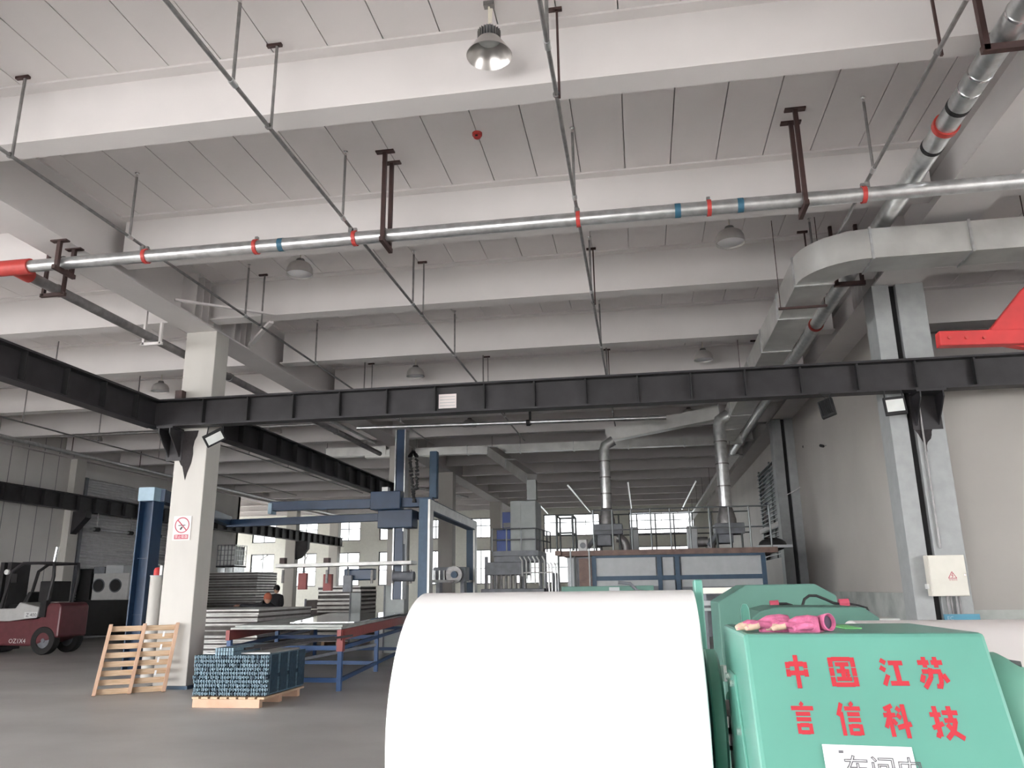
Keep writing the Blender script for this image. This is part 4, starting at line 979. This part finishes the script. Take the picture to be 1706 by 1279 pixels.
t = thing('spindle_unit', (X(745), 20.5, 0), 'cluttered grey conveyor drive inside the portal frame', 'machine')
q0 = atY(722, 945, 20.5); q1 = atY(775, 968, 20.5)
B(q0.x, q1.x, 20.5, 21.0, q1.z, q0.z).build('conveyor_bed', 'machine_grey', t)
MB().disc(atY(757, 957, 20.4), .22, (0, 1, 0), 20, .15).build('wheel', 'galv_dull', t); MB().disc(atY(757, 957, 20.3), .09, (0, 1, 0), 12, .1).build('hub', 'blue_frame', t)
for k in range(4): MB().tube(atY(724 + k * 8, 950, 20.45), atY(724 + k * 8, 966, 20.45), .03, 8).build('roller', 'galv', t)
for x in (q0.x + .1, q1.x - .1): B(x - .05, x + .05, 20.6, 20.9, 0, q1.z).build('leg', 'machine_grey', t)
# left blue H post behind the pallet
PY = 14.6
a = atY(233, 812, PY); b = atY(258, 812, PY); zt2 = a.z
t = thing('blue_post', ((a.x + b.x) / 2, PY, 0), 'tall blue steel H post left of the white column', 'post')
w = b.x - a.x; x0, x1 = a.x + .02, b.x + .10
B(x0, x0 + .025, PY, PY + .36, 0, zt2 - .28).build('left_flange', 'blue_paint', t); B(x1 - .115, x1 - .09, PY, PY + .36, 0, zt2 - .28).build('right_flange', 'blue_paint', t)
B(x0 + .025, x1 - .115, PY + .16, PY + .185, 0, zt2 - .28).build('web', 'blue_paint', t)
for z in (1.1, 2.2): B(x0 + .025, x1 - .115, PY + .10, PY + .16, z, z + .015).build('stiffener', 'blue_paint', t)
B(x0 - .02, x1 - .08, PY - .03, PY + .4, zt2 - .28, zt2).build('cap_box', 'blue_pale', t, bevel=.01)
B(x0 - .1, x1 + .05, PY - .1, PY + .45, 0, .03).build('base_plate', 'blue_paint', t)
a = V((x1 - .1, PY + .2, zt2 - .15)); b_ = atY(380, 868, GY + .5)
tag(MB().bar(a, b_, .2, .24).build('gantry_rail', 'blue_paint'), 'dark blue gantry rail running from the post behind the white column', 'gantry')
# ================================================================== LEFT FLOOR GOODS
# wooden pallet leaning against the column
t = thing('wooden_pallet', (-8, 11.7, 0), 'bare wooden pallet leaning upright against the white column', 'pallet')
pb = atZ(152, 1160, 0.0); pr = atZ(276, 1152, 0.0); ptl = atY(178, 1046, pb.y + .28); ptr = atY(290, 1046, pr.y + .28)
O = V((pb.x, pb.y, 0)); U = (V((pr.x, pr.y, 0)) - O); Wd = U.length; U.normalize()
Hh = 1.07; lean = math.radians(12); N = V((-U.y, U.x, 0)); UP = (V((0, 0, 1)) * math.cos(lean) + N * math.sin(lean) + U * .13).normalized(); NN = U.cross(UP).normalized()
R = Matrix((U, NN, UP)).transposed()
def pbox(u0, u1, v0, v1, w0, w1, nm, mt='wood'):
    c = O + U * (u0 + u1) / 2 + UP * (v0 + v1) / 2 + NN * (w0 + w1) / 2
    return MB().obox(c, (u1 - u0, w1 - w0, v1 - v0), R).build(nm, mt, t, bevel=.004)
SG = 1 if NN.y < 0 else -1
for k, u in enumerate((0.0, Wd / 2 - .03, Wd - .06)): pbox(u, u + .055, 0, Hh, -.05, .05, 'stringer', 'wood_pink')
for k in range(8):
    v = .02 + k * (Hh - .12) / 7
    off_ = SG * .062 * -1
    pbox(.0, Wd, v, v + .085, off_ - .011 if False else -SG * .05 - .022 * (SG > 0), -SG * .05 + .022 * (SG < 0), 'slat', 'wood')
for k in range(4): pbox(Wd * .78, Wd * .78 + .03, .25 + k * .2, .33 + k * .2, SG * .052, SG * .056, 'white_tape', 'paper')
# bundle of blue profiles on a pallet
bx0, bx1, by0, by1, bz0, bz1 = -6.24, -5.14, 10.6, 11.85, .17, .70
t = thing('timber_pallet', (-5.7, 11.2, 0), 'low timber pallet carrying the blue profile bundle', 'pallet')
for y in (10.55, 11.15, 11.75): B(bx0 + .06, bx1 - .06, y, y + .09, 0.0, .11).build('bearer', 'wood_pink', t, bevel=.004)
for k in range(8): x = bx0 + .04 + k * .137; B(x, x + .1, 10.56, 11.85, .11, .135).build('deck_board', 'wood', t)
t = thing('profile_bundle', (-5.7, 11.2, .135), 'block of blue grey ribbed metal profiles stacked on a low pallet', 'bundle')
rn = random.Random(5)
mb = MB(); md_ = MB(); nx, nz = 28, 10; cw = (bx1 - bx0) / nx; chh = (bz1 - bz0) / nz
for i in range(nx):
    for j in range(nz):
        d = rn.uniform(0, .05); x = bx0 + i * cw; z = bz0 - .03 + j * chh
        tgt = md_ if rn.random() < .06 else mb
        s0 = .5 * cw * ((j % 2))
        tgt.box(x + .004, x + cw * .45, by0 + d, by1 - .05 + rn.uniform(0, .05), z + .006, z + chh * .98)
        tgt.box(x + cw * .45, x + cw - .004, by0 + d + .015, by1 - .05 + rn.uniform(0, .05), z + .004 + chh * .25, z + chh * .8)
mb.build('profiles', 'profile_blue', t, kind='stuff'); md_.build('darker_profiles', 'profile_dark', t, kind='stuff')
for k in range(4): B(bx1 - .003, bx1 + .004, by0 + .1 + k * .3, by0 + .32 + k * .3, bz0, bz1 - .03).build('side_sheet', 'profile_dark', t)
mb = MB()
for i in range(7):
    for j in range(2): mb.box(-5.94 + i * .04, -5.91 + i * .04, by0 + .02, by1 - .1, bz1 - .03 + j * .05, bz1 + .015 + j * .05)
mb.build('top_row', 'profile_blue', t, kind='stuff')
B(bx0 + .04, bx1 - .1, by0 + .25, by1, bz1 - .03, bz1 - .012).build('cover_sheet', 'panel_steel', t)
for k in range(3): tag(MB().bar((-5.9 + k * .25, 10.9, .735), (-5.1 + k * .28, 12.1 + .05 * k, .80 + .02 * k), .04, .03).build('steel_bar', 'black_steel'), 'loose dark steel bar lying across the blue bundle, %s' % ('lowest', 'middle one', 'nearest the table')[k], 'bar', 'loose steel bars')
# stacks of sandwich panels
def stack(x0, x1, y0, y1, z0, th, n, label, dx=.02):
    t = thing('panel_stack', ((x0 + x1) / 2, (y0 + y1) / 2, 0), label, 'panel stack'); r = random.Random(int(y0 * 10)); z = z0
    for x in (x0 + .2, (x0 + x1) / 2, x1 - .2): B(x - .05, x + .05, y0, y1, 0, z0).build('bearer', 'wood', t)
    for k in range(n):
        o = r.uniform(-dx, dx)
        p = B(x0 + o, x1 + o, y0 + r.uniform(-dx, dx), y1, z + .012, z + th - .012).build('panel', 'panel_core', t)
        B(x0 + o - .01, x1 + o + .01, y0 - .01, y1 + .01, z + th - .035, z + th - .004).build('top_skin', 'panel_steel', p); B(x0 + o - .01, x1 + o + .01, y0 - .01, y1 + .01, z + .004, z + .03).build('bottom_skin', 'panel_steel', p)
        z += th
    return z
stack(-10.6, -8.05, 16.0, 18.7, .1, .107, 10, 'low stack of grey sandwich panels right behind the white column')
zs = stack(-19.2, -16.75, 33.0, 34.9, .1, .115, 20, 'tall stack of grey sandwich panels with a caged tank on top')
t_ = stack(-9.5, -8.2, 22.6, 24.0, .1, .12, 13, 'tall stack of metal panels beside the blue mast')
# caged tank
a = atY(367, 955, 33.8); b = atY(396, 905, 33.8); x0, x1 = a.x, a.x + .85; z0 = zs + .02; z1 = atY(380, 908, 33.8).z
t = thing('caged_tank', (x0, 33.6, z0), 'white plastic tank in a steel cage standing on the tall panel stack', 'tank')
B(x0 + .05, x1 - .03, 33.45, 34.4, z0 + .3, z1 - .05).build('tank', 'plastic_white', t, bevel=.06)
for k in range(6):
    f = k / 5
    MB().box(x0 + (x1 - x0) * f - .012, x0 + (x1 - x0) * f + .012, 33.4, 33.43, z0 + .28, z1).build('cage_bar', 'machine_grey', t); MB().box(x1 - .005, x1 + .02, 33.4 + 1.05 * f, 33.425 + 1.05 * f, z0 + .28, z1).build('cage_bar', 'galv', t)
for k in range(5):
    z = z0 + .3 + (z1 - z0 - .32) * k / 4; B(x0, x1, 33.39, 33.42, z - .012, z + .012).build('cage_bar', 'machine_grey', t); B(x1, x1 + .025, 33.4, 34.45, z - .012, z + .012).build('cage_bar', 'galv', t)
B(x0 - .02, x1 + .04, 33.4, 34.45, z0 + .22, z0 + .28).build('tray', 'black_matte', t)
for x in (x0 + .02, (x0 + x1) / 2, x1 - .05): B(x, x + .05, 33.4, 34.4, z0, z0 + .22).build('foot', 'galv', t)
# blue and red work table with shiny sheet
t = thing('work_table', (-4.8, 13.5, 0), 'steel work table with blue legs and red top rail beside the coil', 'table')
zt_ = .93
RA, RB = V((-4.80, 12.4, 0)), V((-5.72, 19.0, 0)); LA, LB = V((-6.75, 12.5, 0)), V((-8.1, 19.2, 0))
on = lambda a, b, f, z: a + (b - a) * f + V((0, 0, z))
for (a, b) in ((RA, RB), (LA, LB)):
    for f in (0, .45, 1):
        p = on(a, b, f, 0); B(p.x - .035, p.x + .035, p.y - .035, p.y + .035, 0, zt_ - .17).build('leg', 'blue_rail', t)
    for z in (.16, .64): MB().bar(on(a, b, 0, z), on(a, b, 1, z), .05, .06).build('rail', 'blue_rail', t)
    MB().bar(on(a, b, -.02, zt_ - .09), on(a, b, 1.02, zt_ - .09), .06, .16).build('red_rail', 'rail_red', t)
for f in (0, .45, 1):
    for z in (.16, .64): MB().bar(on(LA, LB, f, z), on(RA, RB, f, z), .05, .07).build('rail', 'blue_rail', t)
B(RA.x - .05, RA.x + .05, RA.y - .05, RA.y + .05, zt_ - .34, zt_ - .02).build('red_corner', 'rail_red', t)
MB().bar(on(RA, RB, .45, .5), on(LA, LB, .05, .22), .04, .05).build('brace', 'machine_grey', t)
MB().prism([on(LA, LB, 0, zt_ - .008), on(RA, RB, 0, zt_ - .008), on(RA, RB, 1, zt_ - .008), on(LA, LB, 1, zt_ - .008)], (0, 0, .03)).build('bed', 'wainscot', t)
tag(MB().prism([(-5.95, 13.0, zt_ + .06), (-4.83, 13.05, zt_ + .06), (-5.62, 18.8, zt_ + .06), (-7.6, 18.9, zt_ + .06)], (0, 0, .02)).build('steel_sheet', 'sheet_gloss'), 'mirror bright metal sheet lying on the work table', 'sheet')
tag(MB().prism([(-6.7, 12.55, zt_ + .024), (-4.82, 12.5, zt_ + .024), (-5.3, 16.0, zt_ + .024), (-7.3, 16.0, zt_ + .024)], (0, 0, .034)).build('green_sheet', 'wainscot'), 'dark grey edged sheet under the bright sheet on the table', 'sheet')
# further tables, trusses and panels behind
t = thing('truss_table', (-9.6, 25, 0), 'far work table on white truss legs', 'table')
a = atY(540, 993, 26); b = atY(590, 991, 26)
B(a.x, b.x, 26, 27.2, a.z - .04, a.z).build('top', 'panel_steel', t)
for (f, g_) in ((0, .35), (.35, .6), (.6, 1)):
    xa = a.x + (b.x - a.x) * f; xb = a.x + (b.x - a.x) * g_; xm = (xa + xb) / 2
    MB().bar((xa, 26, a.z - .05), (xm, 26, .2), .03, .03).build('diagonal', 'plastic_white', t); MB().bar((xm, 26, .2), (xb, 26, a.z - .05), .03, .03).build('diagonal', 'plastic_white', t)
for x in (a.x, b.x): B(x - .03, x + .03, 26, 26.06, 0, a.z - .04).build('leg', 'plastic_white', t); B(x - .03, x + .03, 27.1, 27.16, 0, a.z - .04).build('leg', 'plastic_white', t)
t = thing('dark_crate', (-12, 26, 0), 'dark slatted crate left of the truss table', 'crate')
a = atY(508, 1000, 24); b = atY(546, 1018, 24)
for k in range(4): B(a.x, b.x, 24, 25, .1 + k * .3, .36 + k * .3).build('board', 'panel_core', t)
for x in (a.x + .03, b.x - .03): B(x - .03, x + .03, 23.97, 24, 0, 1.3).build('post', 'machine_grey', t)
for (px0, px1, py0, py1, y, lab) in ((583, 600, 987, 1024, 21, 'upright grey board leaning by the metal panels'), (640, 672, 975, 1060, 19.9, 'tall grey machine side under the blue mast')):
    a = atY(px0, py0, y); b = atY(px1, py1, y); tt = thing('grey_board', (a.x, y, 0), lab, 'panel')
    B(a.x, b.x, y, y + .4 if px0 > 620 else y + .06, 0 if px0 > 620 else .0, a.z).build('panel', 'tank_grey', tt, bevel=.01)
    B(a.x, a.x + .04, y - .02, y, 0, a.z).build('edge', 'machine_grey', tt)
for (px, py, y, lab) in ((545, 970, GY - .6, 'left'), (503, 968, GY - .6, 'leftmost'), (578, 972, GY - .6, 'right')):
    tt = thing('hanging_controller', atY(px, py, y), 'small hanging control box under the suction beam, %s one' % lab, 'control box', 'hanging control boxes')
    c = atY(px, py, y); B(c.x - .11, c.x + .11, y, y + .12, c.z - .2, c.z + .2).build('box', 'rail_red' if px < 550 else 'machine_grey', tt, bevel=.01)
    MB().tube(c + V((0, .06, .2)), V((c.x, y + .06, atY(px, 944, y).z)), .02, 6).build('cord', 'machine_grey', tt)
# ================================================================== FORKLIFT
FY = 19.3; fx = lambda px, py=1000: atY(px, py, FY).x; fz = lambda py, px=50: atY(px, py, FY).z
t = thing('forklift', (fx(50), FY, 0), 'maroon forklift truck with white seat deck parked by the left wall', 'forklift')
xr_ = fx(104); xl_ = fx(-45); W = 1.1
pr = [(xl_, .25), (xl_, fz(1030)), (fx(10), fz(1034)), (fx(68), fz(1030)), (fx(82), fz(1005)), (fx(98), fz(1004)), (fx(104), fz(1010)), (fx(104), fz(1062)), (fx(98), .42), (fx(62), .22)]
MB().prism([(x, FY, z) for x, z in pr], (0, W, 0)).build('chassis', 'maroon', t, bevel=.05)
pr = [(xl_, fz(1034)), (fx(20), fz(1036)), (fx(66), fz(1030)), (fx(68), fz(1012)), (fx(34), fz(1004)), (fx(28), fz(1014)), (xl_, fz(1016))]
MB().prism([(x, FY - .02, z + .02) for x, z in pr], (0, W + .04, 0)).build('seat_deck', 'truck_white', t, bevel=.03)
B(fx(45), fx(66), FY - .028, FY - .02, fz(1029), fz(1019)).build('data_plate', 'plastic_white', t)
text_mb('Z 400', .13, (fx(48), FY - .032, fz(1027)), (1, 0, 0), (0, 0, 1)).build('deck_text', 'ink', t)
text_mb('OZ1X4', .16, (fx(24), FY - .004, fz(1071)), (1, 0, 0), (0, 0, 1)).build('side_text', 'plastic_white', t)
wc = V((fx(80), FY - .02, .36))
for yy in (0, W - .2):
    w_ = MB().lathe([(.20, 0), (.34, 0), (.36, .03), (.36, .2), (.34, .23), (.20, .23)], wc + V((0, yy, 0)), (0, 1, 0), 32, close=True).build('tyre', 'rubber', t, smooth=40)
    MB().lathe([(.001, .01), (.05, .01), (.06, .03), (.2, .05), (.2, .2), (.001, .2)], wc + V((0, yy, 0)), (0, 1, 0), 24).build('hub', 'machine_grey', w_, smooth=40)
for yy in (0, W - .2):
    MB().lathe([(.02, 0), (.36, 0), (.38, .03), (.38, .2), (.02, .2)], V((fx(-30), FY + yy, .38)), (0, 1, 0), 32, close=True).build('tyre', 'rubber', t, smooth=40)
for yy in (.05, W - .1):
    MB().path([V((fx(0), FY + yy, fz(1016))), V((fx(12), FY + yy, fz(950))), V((fx(28), FY + yy, fz(938))), V((fx(80), FY + yy, fz(938))), V((fx(82), FY + yy, fz(960))), V((fx(76), FY + yy, fz(1010)))], .045, 8).build('guard_post', 'black_steel', t, smooth=50)
for k in range(5):
    x = fx(30 + 11 * k); B(x - .02, x + .02, FY + .05, FY + W - .05, fz(939), fz(936)).build('roof_bar', 'black_steel', t)
se = MB().prism([(fx(-5), FY + .3, fz(1015)), (fx(28), FY + .3, fz(1014)), (fx(37), FY + .3, fz(986)), (fx(31), FY + .3, fz(985)), (fx(22), FY + .3, fz(1006)), (fx(-5), FY + .3, fz(1006))], (0, .5, 0)).build('seat', 'black_matte', t, bevel=.03)
B(fx(54), fx(76), FY + .2, FY + .9, fz(1003), fz(968)).build('rear_box', 'black_matte', t, bevel=.02)
B(fx(70), fx(80), FY - .05, FY + .1, fz(1028), fz(1000)).build('lamp_bracket', 'black_matte', t)
MB().tube((fx(77), FY + .1, fz(936)), (fx(79), FY + .1, fz(912)), .05, 10).build('exhaust_stack', 'chrome', t, smooth=40)
for px in (-14, -2): B(fx(px) - .06, fx(px) + .06, FY + .2, FY + .9, .1, fz(935)).build('mast_channel', 'black_steel', t)
MB().disc((fx(5), FY + .0, fz(952)), .07, (0, 1, 0), 16, .06).build('work_lamp', 'lens', t)
B(fx(13), fx(23), FY + .0, FY + .03, fz(970), fz(955)).build('mirror', 'black_matte', t)
# dark equipment behind the forklift
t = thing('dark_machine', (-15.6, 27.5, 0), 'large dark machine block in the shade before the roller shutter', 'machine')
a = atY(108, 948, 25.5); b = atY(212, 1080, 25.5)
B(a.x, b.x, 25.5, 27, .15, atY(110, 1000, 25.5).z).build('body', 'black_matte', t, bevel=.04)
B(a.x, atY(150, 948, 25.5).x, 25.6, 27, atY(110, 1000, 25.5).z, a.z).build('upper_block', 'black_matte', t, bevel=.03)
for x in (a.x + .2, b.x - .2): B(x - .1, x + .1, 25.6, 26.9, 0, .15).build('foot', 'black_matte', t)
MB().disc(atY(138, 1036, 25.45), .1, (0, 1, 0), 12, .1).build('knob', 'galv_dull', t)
t = thing('condenser_unit', (atY(180, 960, 25.6).x, 25.6, atY(110, 1000, 25.5).z), 'white twin-fan unit standing on the dark machine', 'fan unit')
a = atY(150, 955, 25.4); b = atY(206, 986, 25.4)
zb = atY(110, 1000, 25.5).z
B(a.x, b.x, 25.6, 26.4, zb, a.z).build('casing', 'truck_white', t, bevel=.02)
for px in (164, 192): 
    c = atY(px, 975, 25.58); MB().lathe([(.20, 0), (.23, -.02), (.24, 0)], c, (0, 1, 0), 24).build('fan_ring', 'machine_grey', t); MB().disc(c, .2, (0, 1, 0), 24, .03).build('fan_opening', 'black_matte', t)
B(atY(156, 940, 25.6).x, atY(174, 940, 25.6).x, 25.65, 26.2, a.z, atY(156, 944, 25.6).z).build('top_box', 'machine_grey', t); B(atY(176, 940, 25.6).x, atY(205, 940, 25.6).x, 25.65, 26.2, a.z, atY(156, 942, 25.6).z).build('top_cover', 'panel_grey', t)
# grey tube and red extinguisher between blue post and column
t = thing('grey_pipe_post', (atY(262, 1000, 14.0).x, 14.0, 0), 'pale grey pipe standing between blue post and white column', 'pipe')
c = atY(262, 960, 14.0); MB().tube((c.x, 14.0, 0), (c.x, 14.0, c.z), .12, 20).build('pipe', 'column_white', t, smooth=40); MB().tube((c.x, 14.0, c.z), (c.x, 14.0, c.z + .02), .13, 20).build('collar', 'panel_grey', t)
t = thing('red_lamp', atY(262, 950, 14.0), 'small red rotating lamp on the pale grey pipe', 'lamp')
MB().lathe([(.001, 0), (.07, 0), (.07, .1), (.05, .14), (.001, .15)], V((c.x, 14.0, c.z + .02)), n=16).build('red_dome', 'red_paint', t, smooth=50); B(c.x + .07, c.x + .12, 13.95, 14.05, c.z + .02, c.z + .2).build('holder', 'plastic_white', t)
# no smoking sign
p0 = atY(290, 861, 12.49); p1 = atY(317, 899, 12.49)
sx0, sx1 = -7.95, -7.62; sz0, sz1 = 2.39, 2.80
t = thing('no_smoking_sign', ((sx0 + sx1) / 2, 12.49, sz0), 'white no smoking sign with red band on the left column', 'sign')
B(sx0, sx1, 12.488, 12.498, sz0, sz1).build('board', 'sign_white', t)
c = V(((sx0 + sx1) / 2, 12.487, sz0 + .255)); 
MB().lathe([(.118, 0), (.135, 0), (.135, -.003), (.118, -.003)], c, (0, 1, 0), 40, close=True).build('red_ring', 'sign_red', t)
MB().bar(c + V((-.085, -.002, .085)), c + V((.085, -.002, -.085)), .003, .018).build('red_slash', 'sign_red', t)
MB().bar(c + V((-.03, 0, -.075)), c + V((.005, 0, -.03)), .002, .03).bar(c + V((-.07, 0, -.005)), c + V((.06, 0, .0)), .002, .014).build('cigarette', 'ink', t)
bd = B(sx0 + .035, sx1 - .035, 12.485, 12.488, sz0 + .02, sz0 + .095).build('red_band', 'sign_red', t)
text_mb('禁止吸烟', .06, (sx0 + .045, 12.484, sz0 + .038), (1, 0, 0), (0, 0, 1)).build('band_text', 'sign_white', t)
# ================================================================== PEOPLE
def person(name, joints, edges, radii, loc, label, mt, head, hair_mt, extra=None):
    t = thing(name, loc, label, 'person')
    me = bpy.data.meshes.new('body'); me.from_pydata([tuple(V(j)) for j in joints], edges, []); me.update()
    o = bpy.data.objects.new('body', me); col.objects.link(o); o.parent = t
    sk = o.modifiers.new('skin', 'SKIN'); me.materials.append(MATS[mt])
    if not me.skin_vertices: 
        bm = bmesh.new(); bm.from_mesh(me); bm.verts.layers.skin.verify(); bm.to_mesh(me); bm.free()
    for i, r in enumerate(radii): me.skin_vertices[0].data[i].radius = (r, r); me.skin_vertices[0].data[i].use_root = (i == 0)
    sd = o.modifiers.new('sub', 'SUBSURF'); sd.levels = 2; sd.render_levels = 2
    L = V(loc); h = V(head) + L
    MB().ell(h, (.085, .10, .125)).build('head', 'skin', t, smooth=80)
    MB().ell(h + V((0, .0, .035)), (.102, .112, .115)).build('hair', hair_mt, t, smooth=80)
    MB().ell(h + V((0, -.105, -.01)), (.016, .022, .025)).build('nose', 'skin', t, smooth=80)
    for hp in (extra or []):
        c = V(hp) + L; MB().ell(c, (.045, .05, .03)).build('palm', 'skin', t, smooth=80)
        for k in range(5): MB().path([c + V((.03 - .015 * k, -.03, 0)), c + V((.035 - .018 * k, -.08, -.005)), c + V((.035 - .018 * k, -.11, -.02))], [.011, .009, .007], 6).build('finger', 'skin', t)
    return t
J = [(0, 0, .95), (0, 0, 1.15), (0, 0, 1.38), (0, 0, 1.48), (.17, 0, 1.38), (.24, -.06, 1.12), (.18, -.28, 1.02), (-.17, 0, 1.38), (-.24, -.06, 1.12), (-.18, -.28, 1.02), (.09, 0, .88), (.1, -.02, .48), (.1, .03, .08), (.1, -.1, .04), (-.09, 0, .88), (-.1, -.02, .48), (-.1, .03, .08), (-.1, -.1, .04)]
Eg = [(0, 1), (1, 2), (2, 3), (2, 4), (4, 5), (5, 6), (2, 7), (7, 8), (8, 9), (0, 10), (10, 11), (11, 12), (12, 13), (0, 14), (14, 15), (15, 16), (16, 17)]
Rd = [.14, .14, .15, .055, .075, .055, .04, .075, .055, .04, .095, .07, .05, .045, .095, .07, .05, .045]
p = atY(461, 985, 24)
person('person', J, Eg, Rd, (p.x, 24, 0), 'person in black standing upright behind the panel stack', 'cloth_black', (0, -.01, 1.60), 'hair', [(.18, -.32, 1.02), (-.18, -.32, 1.02)])
J2 = [(0, 0, .90), (-.12, -.12, 1.08), (-.34, -.28, 1.22), (-.22, -.36, 1.27), (-.42, -.12, 1.2), (-.66, -.22, 1.18), (-.85, -.42, 1.22), (-.3, -.42, 1.18), (-.55, -.52, 1.16), (-.78, -.6, 1.21), (.09, .05, .84), (.12, .0, .46), (.12, .08, .07), (.12, -.06, .04), (-.06, -.08, .84), (-.02, -.14, .46), (-.02, -.06, .07), (-.02, -.2, .04)]
p = atY(446, 1000, 19.6)
person('person', J2, Eg, Rd, (p.x + .25, 19.75, 0), 'person in dark clothes with orange cap bending over the panel stack', 'cloth_black', (-.10, -.46, 1.36), 'cloth_red', [(-.9, -.46, 1.20), (-.83, -.64, 1.2)])
# ================================================================== BARE TREES OUTSIDE THE BACK WINDOWS
def tree(x, y, h, seed, label):
    r = random.Random(seed); t = thing('bare_tree', (x, y, -.12), label, 'tree', 'bare trees outside'); mb = MB()
    def br(p, d, L, rad, dep):
        q = p + d * L; mb.path([p, q], [rad, rad * .65], 5, cap=False)
        if dep:
            for k in range(3):
                e = (d + V((r.uniform(-.7, .7), r.uniform(-.7, .7), r.uniform(-.1, .5)))).normalized(); br(p + d * L * r.uniform(.6, 1), e, L * r.uniform(.55, .75), rad * .55, dep - 1)
    MB().path([V((x, y, -.12)), V((x, y, h * .35))], [.14, .1], 8).build('trunk', 'bark', t)
    br(V((x, y, h * .33)), V((0, 0, 1)), h * .22, .09, 4); mb.build('branches', 'bark', t)
for k, (x, y) in enumerate(((-30, 58), (-26.5, 60), (-21, 59), (-17.5, 62))): tree(x, y, 7 + k % 2, k + 2, 'bare tree seen through the back windows, %s from the left' % ('first', 'second', 'third', 'fourth')[k])
